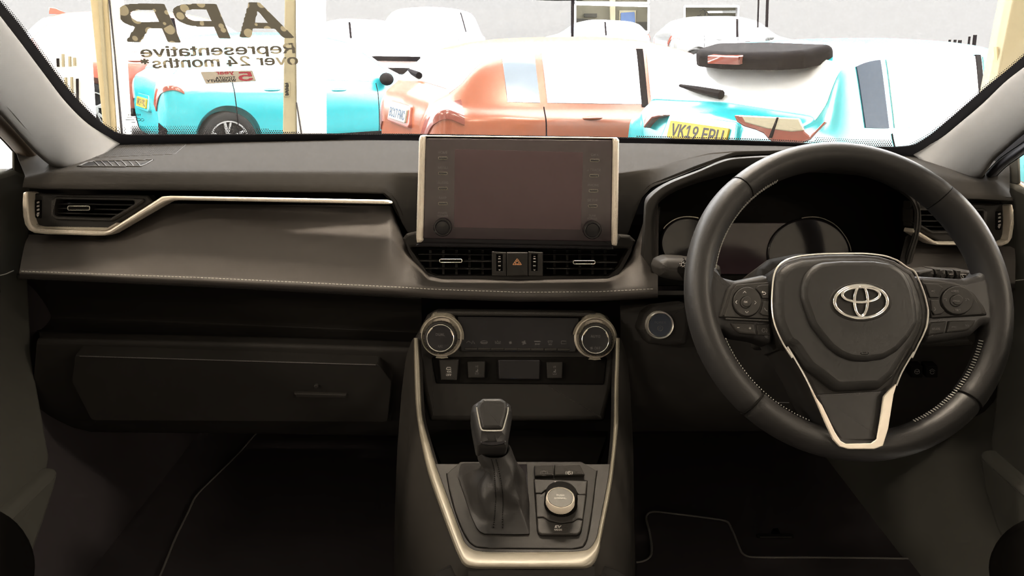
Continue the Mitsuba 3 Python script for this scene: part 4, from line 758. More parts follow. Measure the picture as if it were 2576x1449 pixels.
PAD = zc(z3, [(1075, 640), (1085, 480), (1110, 380), (1160, 290), (1240, 220), (1340, 182), (1600, 162), (2000, 166), (2200, 200), (2330, 270), (2420, 380), (2480, 520), (2520, 700), (2535, 850)])+zc(z5, [(1592, 40), (1540, 118), (1480, 185), (1400, 232), (1300, 245), (1220, 242), (1150, 216), (1090, 172), (1030, 100), (985, 40)])
obj('airbag_pad', pl(WF, PAD, .01, .0355, .007, r=22, href=.0355), 'm_cover', sw, smooth=60)
obj('airbag_mark', strokes(WF, [zc(z5, [(1265, 193), (1262, 198), (1268, 204), (1300, 204), (1306, 198), (1303, 193)]), zc(z5, [(1275, 193), (1293, 193)])], .8, .0358), 'm_black', sw, smooth=False)
line = np.vstack([resample(CH, 140)[::-1], resample(CL, 90)[1:]]) if False else resample(zc(z5, [(1012, 462), (950, 330), (850, 160)])+CH+zc(z5, [(1560, 190), (1490, 310), (1462, 380)]), 190)
obj('chrome_line', ptube(WF, line, 2.3, .0225), 'm_chrome', sw, label='thin chrome line around the hub')
Vo = zc(z5, [(985, 405), (1010, 460), (1070, 600), (1108, 682), (1145, 722), (1195, 736), (1340, 736), (1388, 718), (1418, 620), (1448, 430), (1466, 370)])
Vi = zc(z5, [(1458, 372), (1420, 408), (1392, 440), (1376, 560), (1356, 680), (1325, 703), (1180, 706), (1150, 690), (1118, 640), (1080, 560), (1046, 490), (1016, 450), (992, 404)])
obj('lower_spoke_trim', pl(WF, Vo+Vi, .0235, .0262, .0008, href=.0262), 'm_silver', sw, smooth=40, label='satin silver V-shaped lower spoke')
obj('lower_spoke', pl(WF, zc(z5, [(1000, 420), (1460, 400), (1400, 700), (1150, 700), (1080, 600)]), -.02, .0195, .004, r=4, href=.019), 'm_leather', sw)
# switch panels
def disc(px, py, rx, h0, h1, mt, name, par, ry=None, bev=.001): return obj(name, pl(WF, ell(px, py, rx, ry or rx, 44), h0, h1, bev, href=h1), mt, par)
hp = .016
lp = obj('switch_panel', pl(WF, zc(z3, [(45, 882), (98, 700), (158, 515), (225, 450), (640, 382), (668, 440), (668, 905), (110, 884)]), -.005, hp, .003, r=3, href=hp), 'm_plastic', sw)
obj('panel_face', pl(WF, zc(z3, [(106, 878), (150, 740), (200, 560), (260, 478), (660, 445), (660, 903)]), hp-.002, hp+.001, .0008, r=2, href=hp), 'm_grey', lp)
g1 = obj('direction_pad', pl(WF, ell(1877.5, 760, 34.5, 36.5, 48), hp, hp+.0035, .001, href=hp), 'm_grey', lp)
g0 = [ptube(WF, ell(1877.5, 760, 35.5, 37.5, 60), 1.0, hp+.0012, closed=True, sides=6), ptube(WF, ell(1875.6, 760.5, 14, 14.5, 40), 1.0, hp+.0036, closed=True, sides=6)]
obj('groove', g0, 'm_black', lp, smooth=True)
obj('ok_button', pl(WF, ell(1875.6, 760.5, 13, 13.5, 40), hp, hp+.0042, .001, href=hp), 'm_grey', lp)
h_ = hp+.0038
obj('lettering', [text(WF, 'OK', 1876, 759.5, 5, hp+.0043, depth=.0002), strokes(WF, [[(1869.5, 737), (1873.5, 732.5), (1877, 737)], [(1875, 783.5), (1879, 787.5), (1882.5, 783.5)], [(1854, 756), (1850.5, 760), (1854, 764)], [(1898.5, 757), (1902.5, 761), (1898.5, 765)]], .6, h_)], 'm_print', lp, smooth=False)
bb = obj('back_button', pl(WF, zc(z3, [(492, 530), (520, 498), (560, 487), (655, 480), (655, 655), (575, 655), (550, 600)]), hp, hp+.003, .001, r=1.5, href=hp), 'm_plastic', lp)
obj('symbol', strokes(WF, [zc(z3, [(580, 570), (615, 570), (630, 585), (615, 598), (590, 598)]), zc(z3, [(592, 558), (578, 570), (592, 582)])], .7, hp+.0031), 'm_print', bb, smooth=False)
bb = obj('phone_button', pl(WF, zc(z3, [(580, 688), (655, 690), (655, 872), (580, 862), (545, 838), (560, 800), (578, 740)]), hp, hp+.003, .001, r=1.5, href=hp), 'm_plastic', lp)
obj('symbol', strokes(WF, [zc(z3, [(612, 765), (616, 785), (634, 803), (646, 806)])], 1.0, hp+.0031), 'm_dim', bb, smooth=False)
obj('ledge', pl(WF, zc(z3, [(112, 890), (660, 912), (660, 940), (130, 912)]), hp-.006, hp+.002, .002, r=1, href=hp), 'm_grey', lp)
lb = obj('lower_switch', pl(WF, zc(z3, [(180, 948), (485, 958), (512, 1098), (400, 1090), (300, 1076), (240, 1035)]), -.01, .0142, .002, r=2, href=.0142), 'm_grey', sw)
obj('lettering', [strokes(WF, [zc(z3, [(268, 1010), (298, 1011)]), zc(z3, [(414, 1018), (444, 1019)]), zc(z3, [(429, 1003), (429, 1034)])], .6, .0145)], 'm_print', lb, smooth=False)
lb = obj('voice_switch', pl(WF, zc(z3, [(497, 962), (672, 968), (690, 1112), (530, 1104)]), -.01, .0135, .002, r=2, href=.0135), 'm_plastic', sw)
obj('symbol', strokes(WF, [ell(1921, 831, 4, 5, 12), [(1928, 826), (1930, 831), (1928, 836)]], .7, .0138), 'm_dim', lb, smooth=False)
rp = obj('switch_panel', pl(WF, zc(z4, [(188, 335), (450, 348), (690, 388), (820, 440), (960, 545), (1090, 715), (1150, 848), (400, 892), (330, 800), (262, 520)]), -.005, hp, .003, r=3, href=hp), 'm_plastic', sw)
obj('panel_face', pl(WF, zc(z4, [(222, 395), (620, 405), (740, 430), (880, 520), (1010, 700), (1060, 842), (350, 890), (330, 800), (262, 520)]), hp-.002, hp+.001, .0008, r=2, href=hp), 'm_plastic', rp)
obj('cruise_pad', pl(WF, ell(2405.6, 756.6, 39.5, 35.5, 48), hp, hp+.0035, .001, href=hp), 'm_plastic', rp)
obj('cancel_button', pl(WF, ell(2404.5, 756.5, 14, 13.5, 40), hp, hp+.0042, .001, href=hp), 'm_plastic', rp)
obj('groove', [ptube(WF, ell(2405.6, 756.6, 40.5, 36.5, 60), 1.0, hp+.0012, closed=True, sides=6), ptube(WF, ell(2404.5, 756.5, 15, 14.5, 40), 1.0, hp+.0036, closed=True, sides=6)], 'm_black', rp, smooth=True)
obj('lettering', [text(WF, '+RES', 2402, 732.5, 5.6, h_, depth=.0002), text(WF, '- SET', 2407, 780, 5.6, h_, depth=.0002), text(WF, 'CANCEL', 2405, 757, 3.6, hp+.0043, 20, depth=.0002), strokes(WF, [[(2429, 751), (2432, 754), (2429, 757)], [(2434, 751), (2438, 755)], [(2375, 752), (2380, 752), (2380, 758)]], .6, h_)], 'm_dim', rp, smooth=False)
for q, ic in (([(238, 412), (430, 420), (500, 470), (455, 540), (438, 612), (310, 612)], [(350, 520), (400, 505), (350, 515), (398, 530)]), ([(325, 645), (438, 645), (462, 730), (520, 800), (480, 840), (370, 856), (335, 790)], [(390, 740), (410, 770), (395, 790)])):
    bb = obj('cruise_button', pl(WF, zc(z4, q), hp, hp+.003, .001, r=1.5, href=hp), 'm_plastic', rp); obj('symbol', strokes(WF, [zc(z4, ic)], .7, hp+.0031), 'm_dim', bb, smooth=False)
lb = obj('mode_switch', pl(WF, zc(z4, [(335, 945), (575, 930), (530, 1102), (300, 1140), (320, 1040)]), -.01, .0135, .002, r=2, href=.0135), 'm_plastic', sw)
obj('lettering', text(WF, 'MODE', 2280+418/5.574, 640+1043/5.574, 5.2, .0136, depth=.0002, rot=3), 'm_dim', lb, smooth=False)
lb = obj('track_switch', pl(WF, zc(z4, [(598, 928), (985, 918), (940, 1000), (880, 1055), (800, 1075), (560, 1100)]), -.01, .0142, .002, r=2, href=.0142), 'm_plastic', sw)
tr_ = lambda x, y, s: [zc(z4, [(x, y), (x+s*26, y-12), (x+s*26, y+12), (x, y)]), zc(z4, [(x+s*28, y), (x+s*54, y-12), (x+s*54, y+12), (x+s*28, y)])]
obj('symbol', strokes(WF, tr_(635, 1020, 1)+tr_(880, 1000, -1), .6, .0145), 'm_dim', lb, smooth=False)
# emblem: three ovals
he = .0365
ovals = [((2166, 759), 66.5, 41.5, 4.2), ((2166, 741.5), 47, 19, 3.6), ((2166, 757), 16.5, 38.5, 3.6)]
em = obj('emblem', pl(WF, ell(2166, 759, 80, 51, 60), .02, he-.0006, .0015, href=he), 'm_plastic', sw, label='chrome three-oval emblem')
for (x, y), rx, ry, w in ovals:
    q = WF.P(ell(x, y, rx, ry, 90), he+.001); tb = tube(np.column_stack([q, np.full(90, .0)]), w*WF.scale(x, y, he), 10, True)
    tb.vertices[:, 2] = tb.vertices[:, 2]*.6+he+.0012; obj('oval', WF.put(tb), 'm_mirror', em, smooth=True)
# stalks
LS = Fr(at(1690, 680, .90), 10)
ls = thing('indicator_stalk', 'dark light stalk with a lamp symbol left of the steering wheel', 'stalk')
obj('handle', pl(LS, [(1653, 676), (1660, 658), (1682, 649), (1730, 651), (1800, 662), (1818, 672), (1822, 700), (1730, 712), (1680, 704), (1660, 697)], -.028, .014, .012, r=10), 'm_grey', ls, smooth=60)
obj('ring', pl(LS, [(1722, 651), (1727, 651), (1726, 711), (1721, 710)], -.029, .0146, .011), 'm_black', ls, smooth=60)
obj('symbol', strokes(LS, [ell(1718, 665.5, 4.2, 4.4, 16)]+[[(1718+6*math.cos(t), 665.5+6*math.sin(t)), (1718+8.5*math.cos(t), 665.5+8.5*math.sin(t))] for t in np.arange(8)*math.pi/4+.3], .7, .0143), 'm_print', ls, smooth=False)
RS = Fr(at(2380, 690, .90), 10)
rs = thing('wiper_stalk', 'slim grey wiper stalk right of the steering wheel hub', 'stalk')
for q in ([(2300, 683), (2352, 678), (2352, 700), (2300, 705)], [(2382.5, 679), (2403, 679.5), (2403, 702), (2382.5, 702)], [(2404.5, 679.5), (2435, 680), (2450, 683), (2457, 690), (2450, 700), (2404.5, 703)]): obj('section', pl(RS, q, -.02, .008, .006, r=2), 'm_grey', rs, smooth=60)
obj('collar', pl(RS, [(2353.5, 677), (2381, 677.5), (2381, 702), (2353.5, 701)], -.022, .0095, .006, r=1), 'm_grey', rs, smooth=60)
obj('symbol', strokes(RS, [[(2388, 690), (2398, 690)], [(2416, 690), (2430, 690.5), (2431, 700), (2418, 700), (2416, 690)], [(2420, 692), (2424, 698)]], .7, .0085), 'm_print', rs, smooth=False)
# pedal, mats, mirror
fz = .702; FLOOR = (np.array([0, 0, fz]), np.array([0, 0, 1.]))
FM = Fr([0, 1.2, fz], w=(0, 0, 1)); bp = thing('brake_pedal', 'ribbed black brake pedal in the driver footwell', 'pedal')
PD = Fr(at(1952, 1372, 1.18), 40)
obj('pad', pl(PD, [(1905, 1342), (1998, 1342), (2006, 1400), (1898, 1400)], -.012, 0, .004, r=6), 'm_rubber', bp)
for i in range(5): obj('rib', pl(PD, [(1912-i, 1349+11*i), (1992+i, 1349+11*i), (1992+i, 1353+11*i), (1912-i, 1353+11*i)], 0, .004, .001), 'm_grey', bp)
obj('arm', tube(np.array([at(1950, 1350, 1.2), at(1965, 1270, 1.38), at(1975, 1190, 1.5)]), .011, 8), 'm_black', bp)
m1 = [(662, 1084), (640, 1104), (600, 1150), (545, 1205), (500, 1250), (478, 1290), (440, 1370), (420, 1420), (396, 1480), (370, 1600), (1040, 1640), (1030, 1120), (900, 1078), (760, 1072)]
m2 = [(1600, 1424), (1624, 1418), (1638, 1400), (1634, 1350), (1625, 1315), (1632, 1299), (1660, 1297), (1740, 1307), (1812, 1317), (1834, 1328), (1848, 1360), (1862, 1395), (1890, 1411), (1960, 1412), (2060, 1412), (2480, 1418), (2600, 1640), (1590, 1640)]
for pts, s, vis in ((m1, 'passenger', 10), (m2, 'driver', 16)):
    t = thing('floor_mat', f'black carpet floor mat with a pale bound edge in the {s} footwell', 'floor mat')
    q = FM.P(pts); obj('carpet', FM.put(slab(rnd(q, .012), -.001, .008, .002)), 'm_carpet', t)
    e = smooth_path(q[:vis-(0 if vis == 16 else 0)], 160); obj('bound_edge', FM.put(tube(np.column_stack([e, np.full(len(e), .008)]), .0022, 6)), 'm_binding', t, smooth=True, label='pale bound edge')
mr = thing('rear_view_mirror', 'dark underside of the rear-view mirror at the top of the windscreen', 'mirror')
MF = Fr(at(1410, -30, .60), -6)
obj('housing', pl(MF, [(1315, -12), (1335, -1), (1350, 1.6), (1400, 3), (1465, 2.5), (1480, 0), (1520, -20), (1530, -120), (1270, -130), (1280, -40)], -.05, 0, .006, r=5), 'm_seal', mr)
obj('glass', pl(MF, [(1322, -18), (1400, -6), (1470, -6), (1515, -26), (1522, -112), (1280, -120), (1290, -40)], 0, .002, .001, r=5), 'm_chrome', mr)
obj('stem', tube(np.array([MF.W([[0, .04, -.04]])[0], MF.W([[0, .10, -.12]])[0]]), .012, 8), 'm_seal', mr)
# ------------------------------------------------------------------ outside: yard, showroom glass front, cars, building
def gz(y): return float(np.interp(y, [0, 8, 11, 16, 27, 60], [0, 0, .18, .4, .75, .9]))
ys = np.array([3.36, 6.0, 8, 11, 16, 27, 60]); xs_ = np.linspace(-60, 60, 13)
V = np.array([[[x, y, gz(y)-.0] for x in xs_] for y in ys]); obj('ground', grid_solid(V, .3, toward=[0, 0, 50]), 'm_yard', smooth=True); struct('ground', 'pale tarmac yard outside the showroom')
# showroom front: posts and panes at about 3.3 m
FW = Fr([0, 3.3, 1.6])
def ext(q):
    (a, b), (c, d_), (e, f_), (g, h_) = q; t = lambda x0, y0, x1, y1, y: (x0+(x1-x0)*(y-y0)/(y1-y0), y)
    return [t(a, b, g, h_, -420), t(c, d_, e, f_, -420), t(c, d_, e, f_, 900), t(a, b, g, h_, 900)]
def post(n, q, mt, label, th=.10):
    k = f'trim_{n}'; obj(k, pl(FW, q, -th, 0, .006), mt); struct(k, label)
k = thing('showroom_post', 'cream metal post of the showroom front left of the mirrored letters', 'post')
obj('column', pl(FW, ext([(222, -40), (268, -40), (296, 380), (264, 380)]), -.10, 0, .006), 'm_frame', k)
obj('groove', pl(FW, ext([(243, -40), (252, -40), (281, 380), (272, 380)]), 0, .012, .003), 'm_beige', k)
obj('edge_strip', pl(FW, ext([(269, -40), (284, -40), (312, 380), (297, 380)]), -.08, .004, .003), 'm_whiteframe', k)
obj('gasket', pl(FW, [(272, 0), (275, 0), (312, 380), (307, 380), (287, 138)], .004, .012, .001), 'm_seal', k)
k = thing('shopfront_board', 'white board with thin beige strips shaped as the reflection of posts at the foot of the left windscreen pillar', 'board')
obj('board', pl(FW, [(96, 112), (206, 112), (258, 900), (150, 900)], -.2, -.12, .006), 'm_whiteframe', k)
for i, (x, y0, y1) in enumerate(((144, 147, 168), (157, 136, 168), (174, 142, 167), (186, 145, 165), (164, 195, 225), (179, 194, 235), (193, 198, 262))): obj('slat', pl(FW, [(x-2.5, y0), (x+2.5, y0), (x+3.5, y1), (x-1.5, y1)], -.12, -.112, .001), 'm_darktrim' if i in (0, 6) else 'm_beige', k)  # reflected posts built as solid strips on the board
k = thing('showroom_post', 'cream metal post of the showroom front right of the mirrored letters', 'post')
obj('column', pl(FW, ext([(716, -40), (742, -40), (745, 380), (710, 380)]), -.25, -.12, .006), 'm_beige', k)
obj('edge_strip', pl(FW, ext([(743, -40), (757, -40), (764, 380), (747, 380)]), -.2, -.09, .003), 'm_whiteframe', k)
obj('gasket', pl(FW, [(744, 258), (746, 258), (766, 380), (763, 380)], -.09, -.08, .001), 'm_seal', k)
obj('pane_reflection', pl(FW, ext([(757, -40), (806, -40), (809, 380), (764, 380)]), -.2, -.1, .003), 'm_whiteframe', k)  # white reflection in the pane, built as a solid strip
obj('label', pl(FW, [(714, 206), (729, 206), (729, 243), (714, 243)], -.12, -.116, .001), 'm_beige', k)
obj('label_marks', [FW.put(slab(FW.P([(717+3*(i % 2), 209+3.6*i), (725+2*(i % 3)-2, 208+3.6*i), (726, 211+3.6*i), (718, 211.5+3.6*i)], -.116), -.116, -.114)) for i in range(9)], 'm_ink', k, smooth=False)
k = thing('showroom_post', 'pale metal post of the showroom front beside the right windscreen pillar', 'post')
obj('column', pl(FW, ext([(2556, -40), (2640, -40), (2534, 480), (2450, 480)]), -.10, 0, .006), 'm_beige', k)
obj('gasket', pl(FW, [(2507, 118), (2512, 118), (2520, 200), (2512, 200)], -.04, -.02, .001), 'm_frame', k)
for n, (a, b) in enumerate(((-700, 224), (310, 714), (762, 2540))):
    kk = f'window_{n+2}'; obj(kk, FW.put(trimesh.Trimesh(np.column_stack([FW.P([(a, -420), (b, -420), (b, 520), (a, 520)], -.05), np.full(4, -.05)]), [[0, 1, 2], [0, 2, 3]], process=False)), 'm_glass', smooth=False); struct(kk, ['glass pane of the showroom front left of the cream post', 'glass pane of the showroom front with mirrored letters', 'wide glass pane of the showroom front'][n])
LT = -.044
lt = thing('window_lettering', 'big olive mottled letters APR on the showroom glass, seen mirrored from behind', 'lettering')
for s, cx, cy, w, h, sh in (('A', 668, 51, 138, 84, -.08), ('P', 507, 53, 138, 82, -.06), ('R', 374, 58, 150, 92, -.02)):
    obj('letter', text(FW, s, cx, cy, h, LT, w, True, mirror=True, depth=.003, shear=.16), 'm_vinyl', lt, smooth=False)
t2 = thing('window_lettering', 'smaller mottled words on the showroom glass under the big letters, seen mirrored', 'lettering')
obj('line', text(FW, 'Representative', 548, 129, 32, LT, 390, True, mirror=True, depth=.003, rot=2.0), 'm_vinyl', t2, smooth=False)
obj('line', text(FW, 'over 24 months*', 552, 155, 25, LT, 396, True, mirror=True, depth=.003, rot=2.0), 'm_vinyl', t2, smooth=False)
t3 = thing('window_sticker', 'grey slanted 5 year warranty sticker on the showroom glass, seen mirrored', 'sticker')
obj('plate', pl(FW, [(504, 181), (634, 177), (644, 204), (518, 211)], LT, LT+.003, .001, r=2), 'm_sticker', t3)
obj('lettering', text(FW, '5', 617, 192, 22, LT+.0032, 36, True, mirror=True, depth=.001, rot=2), 'm_stickred', t3, smooth=False)
obj('lettering', text(FW, 'year', 566, 184.5, 9, LT+.0032, 44, True, mirror=True, depth=.001, rot=2), 'm_stickred', t3, smooth=False)
obj('lettering', [text(FW, 'TOYOTA', 567, 195.8, 6.4, LT+.0032, 50, True, mirror=True, depth=.001, rot=2), text(FW, 'WARRANTY', 557, 202.8, 6.4, LT+.0032, 74, True, mirror=True, depth=.001, rot=2)], 'm_ink', t3, smooth=False)

# cars -------------------------------------------------------------
HATCH = dict(st=[(-1.98, .62, .42, .70, .78, .80), (-1.93, .76, .32, .93, 1.00, .82), (-1.80, .83, .25, .98, 1.08, .84), (-1.52, .85, .22, .99, 1.42, .74), (-1.2, .85, .2, .97, 1.49, .72), (-.2, .85, .2, .94, 1.51, .72), (.35, .85, .2, .92, 1.44, .73), (1.05, .84, .2, .90, 1.03, .82), (1.6, .80, .22, .80, .88, .86), (1.9, .70, .3, .66, .74, .86), (2.0, .55, .38, .55, .62, .8)], wheels=(-1.28, 1.28), r=.31)
SUV = dict(st=[(-2.15, .66, .48, .82, .92, .80), (-2.10, .80, .36, 1.04, 1.12, .84), (-1.98, .87, .28, 1.10, 1.22, .84), (-1.62, .90, .25, 1.10, 1.52, .76), (-1.2, .91, .24, 1.08, 1.60, .73), (-.2, .91, .24, 1.04, 1.63, .72), (.4, .91, .24, 1.01, 1.55, .73), (1.15, .90, .24, .99, 1.12, .82), (1.7, .86, .26, .90, .98, .86), (2.05, .76, .34, .74, .82, .86), (2.17, .6, .42, .6, .68, .8)], wheels=(-1.33, 1.33), r=.35)
def car(name, label, pnt, prof, anchor, px, py, dist, head, zadd=None, scale=1.0, plate=None, glass='m_carglass', group=None, spoiler=False, wiper=False, roof_fin=False, front=False, cat='car', quarter='m_privacy', tail=True, windows=True):
    """anchor: the point of the car (its own axes: x forwards, y left, z up) that stands dist metres away on the sight line of pixel px, py."""
    S = np.array(prof['st'], float); ns = len(S)
    fS = PCH(np.arange(ns), S)
    def surf(s, u):
        s, u = np.broadcast_arrays(np.asarray(s, float), np.asarray(u, float)); x, w, zb, zl, zr, rt = np.moveaxis(fS(s), -1, 0)
        zr2 = np.maximum(zr, zl+.04); g = np.clip((zr2-zl)/.25, .2, 1)
        Y = np.stack([w*.86, w*.97, w, w*.985, w*.93, w*(rt+.05*g), w*(rt-.03), w*rt*.6, 0*w], -1)
        Z = np.stack([zb, zb+.12, zb+.55*(zl-zb), zl-.12*g, zl, zr2-.11*g, zr2-.035*g, zr2-.006, zr2+.012], -1)
        k = np.clip(u, 0, 8); i = np.minimum(np.floor(k).astype(int), 7); f = k-i
        out = []
        for A in (Y, Z):
            g0 = lambda j: np.take_along_axis(A, np.clip(j, 0, 8)[..., None], -1)[..., 0]
            p0, p1, p2, p3 = g0(i-1), g0(i), g0(i+1), g0(i+2)
            m1, m2 = (p2-p0)*.35, (p3-p1)*.35
            out.append((2*f**3-3*f**2+1)*p1+(f**3-2*f**2+f)*m1+(-2*f**3+3*f**2)*p2+(f**3-f**2)*m2)
        return np.stack([x, out[0], out[1]], -1)
    ss_ = np.linspace(0, ns-1, 90); uu = np.linspace(0, 8, 49)
    half = surf(ss_[:, None], uu[None]); full = np.concatenate([half, (half*[1, -1, 1])[:, -2::-1]], 1)
    R, C = full.shape[:2]; idx = np.arange(R*C).reshape(R, C); nx = np.roll(idx, -1, 1)
    q = np.stack([idx[:-1], nx[:-1], nx[1:], idx[1:]], -1).reshape(-1, 4)
    Vv = np.vstack([full.reshape(-1, 3), full[0].mean(0)[None], full[-1].mean(0)[None]]); c0, c1 = R*C, R*C+1
    F = np.vstack([q[:, [0, 1, 2]], q[:, [0, 2, 3]], np.column_stack([nx[0], idx[0], np.full(C, c0)]), np.column_stack([idx[-1], nx[-1], np.full(C, c1)])])
    body = trimesh.Trimesh(Vv, F, process=True)
    if body.volume < 0: body.invert()
    import manifold3d as m3
    mm = m3.Manifold(m3.Mesh(np.asarray(body.vertices, np.float32), np.asarray(body.faces, np.uint32)))
    r = prof['r']
    if mm.status() == m3.Error.NoError:
        for wx in prof['wheels']:
            for sy in (-1, 1):
                cyl = m3.Manifold.cylinder(.26, r*1.17, circular_segments=40).rotate([90, 0, 0]).translate([wx, sy*.80+.13, r+.02])
                mm = mm-cyl
        o_ = mm.to_mesh(); body = trimesh.Trimesh(o_.vert_properties[:, :3], o_.tri_verts, process=False)
    # pose
    h = np.radians(head); ax = np.array([[np.cos(h), -np.sin(h), 0], [np.sin(h), np.cos(h), 0], [0, 0, 1]])*scale
    ray = rays(np.array(px), np.array(py)); ray = ray*(dist/np.linalg.norm(ray[:2])); tgt = CAM+ray
    org = tgt-ax@np.array(anchor, float)
    if zadd is not None or (dist > 20 and abs(org[2]-gz(org[1])) < .35): org[2] = gz(org[1])
    Mx = np.eye(4); Mx[:3, :3] = ax; Mx[:3, 3] = org
    c = thing(name, label, cat, group)
    def add(nm, m, mt, par=c, sm=40, lab=None):
        if isinstance(m, list): m = trimesh.util.concatenate(m)
        m = m.copy(); m.apply_transform(Mx); return obj(nm, m, mt, par, smooth=sm, label=lab)
    add('body', body, pnt)
    def patch(s0, s1, u0, u1, side, off=.006, n=(18, 10), skew=0.0, th=.012):
        s, u = np.meshgrid(np.linspace(s0, s1, n[0]), np.linspace(u0, u1, n[1]), indexing='ij')
        s = s+skew*(u-u0)/(u1-u0+1e-9)*(s-s1 if skew < 0 else s-s0)/(abs(s1-s0)+1e-9)
        P = surf(s, u); P = P*[1, side, 1]
        ctr = np.array([P[..., 0].mean(), 0, .8]); d = np.gradient(P, axis=0); e = np.gradient(P, axis=1); nn = np.cross(d, e); nn /= np.linalg.norm(nn, axis=2, keepdims=True)+1e-12
        if (nn*(P-ctr)).sum() < 0: nn = -nn
        return grid_solid(P+nn*off, th, toward=ctr+(P.mean((0, 1))-ctr)*20)
    if windows:
        for sd in (-1, 1):
            for (a, b, mt) in ((5.15, 6.35, glass), (4.1, 5.0, glass), (3.35, 4.0, quarter)):
                add('side_window', patch(a, b, 4.12, 5.05, sd), mt)
            for s0 in (4.05, 5.07, 6.42): add('door_seam', tube(surf(np.full(24, s0)+np.linspace(0, .0, 24), np.linspace(.6, 4.0, 24))*[1, sd, 1], .006, 5), 'm_darktrim')
            for s0 in (5.05, ): add('window_pillar', patch(s0-.045, s0+.045, 4.05, 5.1, sd, .009), 'm_darktrim')
            for s0 in (4.5, 5.55):
                hnd = surf(s0, 3.35)*[1, sd, 1]; add('door_handle', trimesh.creation.icosphere(2, .5).apply_transform(np.diag([.20, .05, .035, 1])).apply_translation(hnd), pnt)
            mpt = surf(6.55, 4.05)*[1, sd, 1]; add('door_mirror', trimesh.creation.icosphere(2, .5).apply_transform(np.diag([.16, .24, .16, 1])).apply_translation(mpt+[0, sd*.12, .05]), 'm_darktrim' if pnt == 'p_cyan' else pnt)
        rw = []
        s, u = np.meshgrid(np.linspace(2.12, 2.93, 14), np.linspace(5.3, 8, 14), indexing='ij'); P = surf(s, u); P = np.concatenate([P, (P*[1, -1, 1])[:, -2::-1]], 1)
        add('rear_window', grid_solid(P+np.array([-.008, 0, .004]), .012, toward=[-30, 0, 6]), glass)
        s, u = np.meshgrid(np.linspace(6.25, 6.95, 14), np.linspace(5.3, 8, 14), indexing='ij'); P = surf(s, u); P = np.concatenate([P, (P*[1, -1, 1])[:, -2::-1]], 1)
        add('windscreen', grid_solid(P+np.array([.006, 0, .005]), .012, toward=[30, 0, 6]), glass)
    for sd in (-1, 1):
        if tail and px != 1765:
            t_ = add('tail_light', patch(.05, 2.35, 2.8, 4.4, sd, .014, th=.03), 'm_tail')
        if front: add('head_light', patch(8.4, 9.3, 2.6, 4.0, sd, .012), 'm_carglass')
        add('sill', patch(4.2, 6.7, .15, .95, sd, .008), 'm_darktrim')
    if front:
        for (z0, z1, y0) in ((.30, .40, .5), (.52, .60, .42)): add('grille', box(1.9, 2.2, -y0, y0, z0, z1, .01), 'm_darktrim')
        for sd in (-1, 1): add('fog_lamp_recess', box(1.75, 2.12, sd*.66-.09, sd*.66+.09, .40, .47, .01), 'm_darktrim')
    bump = add('bumper', patch(.15, 1.0, .1, 1.2, 1, .01), 'm_darktrim'); add('bumper', patch(.15, 1.0, .1, 1.2, -1, .01), 'm_darktrim')
    # wheels
    for wx in prof['wheels']:
        for sd in (-1, 1):
            prof_ = [(r*.66, -.10), (r*.93, -.10), (r, -.06), (r, .06), (r*.95, .095), (r*.80, .10), (r*.69, .085), (r*.66, .06), (r*.3, .02)]
            WFm = Fr([0, 0, 0], w=(0, sd, 0), u=(1, 0, 0))
            def local(m): m = m.copy(); m.apply_transform(WFm.M); m.apply_translation([wx, sd*.745*S[5, 1]/.85, r]); return m
            an = np.linspace(0, 2*np.pi, 40, endpoint=False)
            V2 = np.vstack([np.column_stack([a_*np.cos(an), a_*np.sin(an), np.full(40, z_)]) for a_, z_ in prof_]); i, j = np.meshgrid(np.arange(len(prof_)-1), np.arange(40), indexing='ij'); j2 = (j+1) % 40
            qq = np.stack([i*40+j, i*40+j2, (i+1)*40+j2, (i+1)*40+j], -1).reshape(-1, 4)
            wk = add('wheel', local(trimesh.Trimesh(V2, np.vstack([qq[:, [0, 1, 2]], qq[:, [0, 2, 3]], np.column_stack([np.arange(39)+8*40, np.arange(1, 40)+8*40, np.full(39, 8*40+39)])]), process=False)), 'm_rubber')
            sp = []
            for t in np.arange(5)*2*np.pi/5+.3:
                for dt in (-.17, .17): sp.append(slab([(.06*np.cos(t-.4*dt), .06*np.sin(t-.4*dt)), (r*.66*np.cos(t+dt-.06), r*.66*np.sin(t+dt-.06)), (r*.66*np.cos(t+dt+.07), r*.66*np.sin(t+dt+.07)), (.06*np.cos(t+.4+dt), .06*np.sin(t+.4+dt))], .045, .075, .006))
            sp += [slab(Polygon(ell(0, 0, r*.7, n=40), [ell(0, 0, r*.64, n=40)]), .04, .085, .004), slab(ell(0, 0, .075, n=20), .04, .08, .01)]
            add('rim', local(trimesh.util.concatenate(sp)), 'm_rim', wk)
    if plate:
        txt, zc_, mt, ink, yoff = plate
        s_ = np.linspace(0, 2.2, 60); zz = surf(s_, 8.0)[:, 2]; xx = surf(s_, 8.0)[:, 0]; px_ = np.interp(zc_, zz, xx)-.03
        PFm = Fr([px_, yoff, zc_], w=(-1, 0, .22), u=(0, -1, 0))
        pk = add('number_plate', PFm.put(slab(rnd([(-.26, -.0555), (.26, -.0555), (.26, .0555), (-.26, .0555)], .01), -.03, .006, .001)), mt)
        t0 = meshkit.text_mesh(txt, .075, .002, True); b0 = t0.bounds; t0.apply_translation([-(b0[0, 0]+b0[1, 0])/2, -(b0[0, 1]+b0[1, 1])/2, .0055]); t0.vertices[:, 0] *= .46/(b0[1, 0]-b0[0, 0])
        add('lettering', PFm.put(t0), ink, pk, False)
        add('plate_recess', PFm.put(slab(rnd([(-.34, -.09), (.34, -.09), (.30, .10), (-.30, .10)], .03), -.06, -.008, .01)), pnt if not pnt == 'p_orange' else 'p_red')
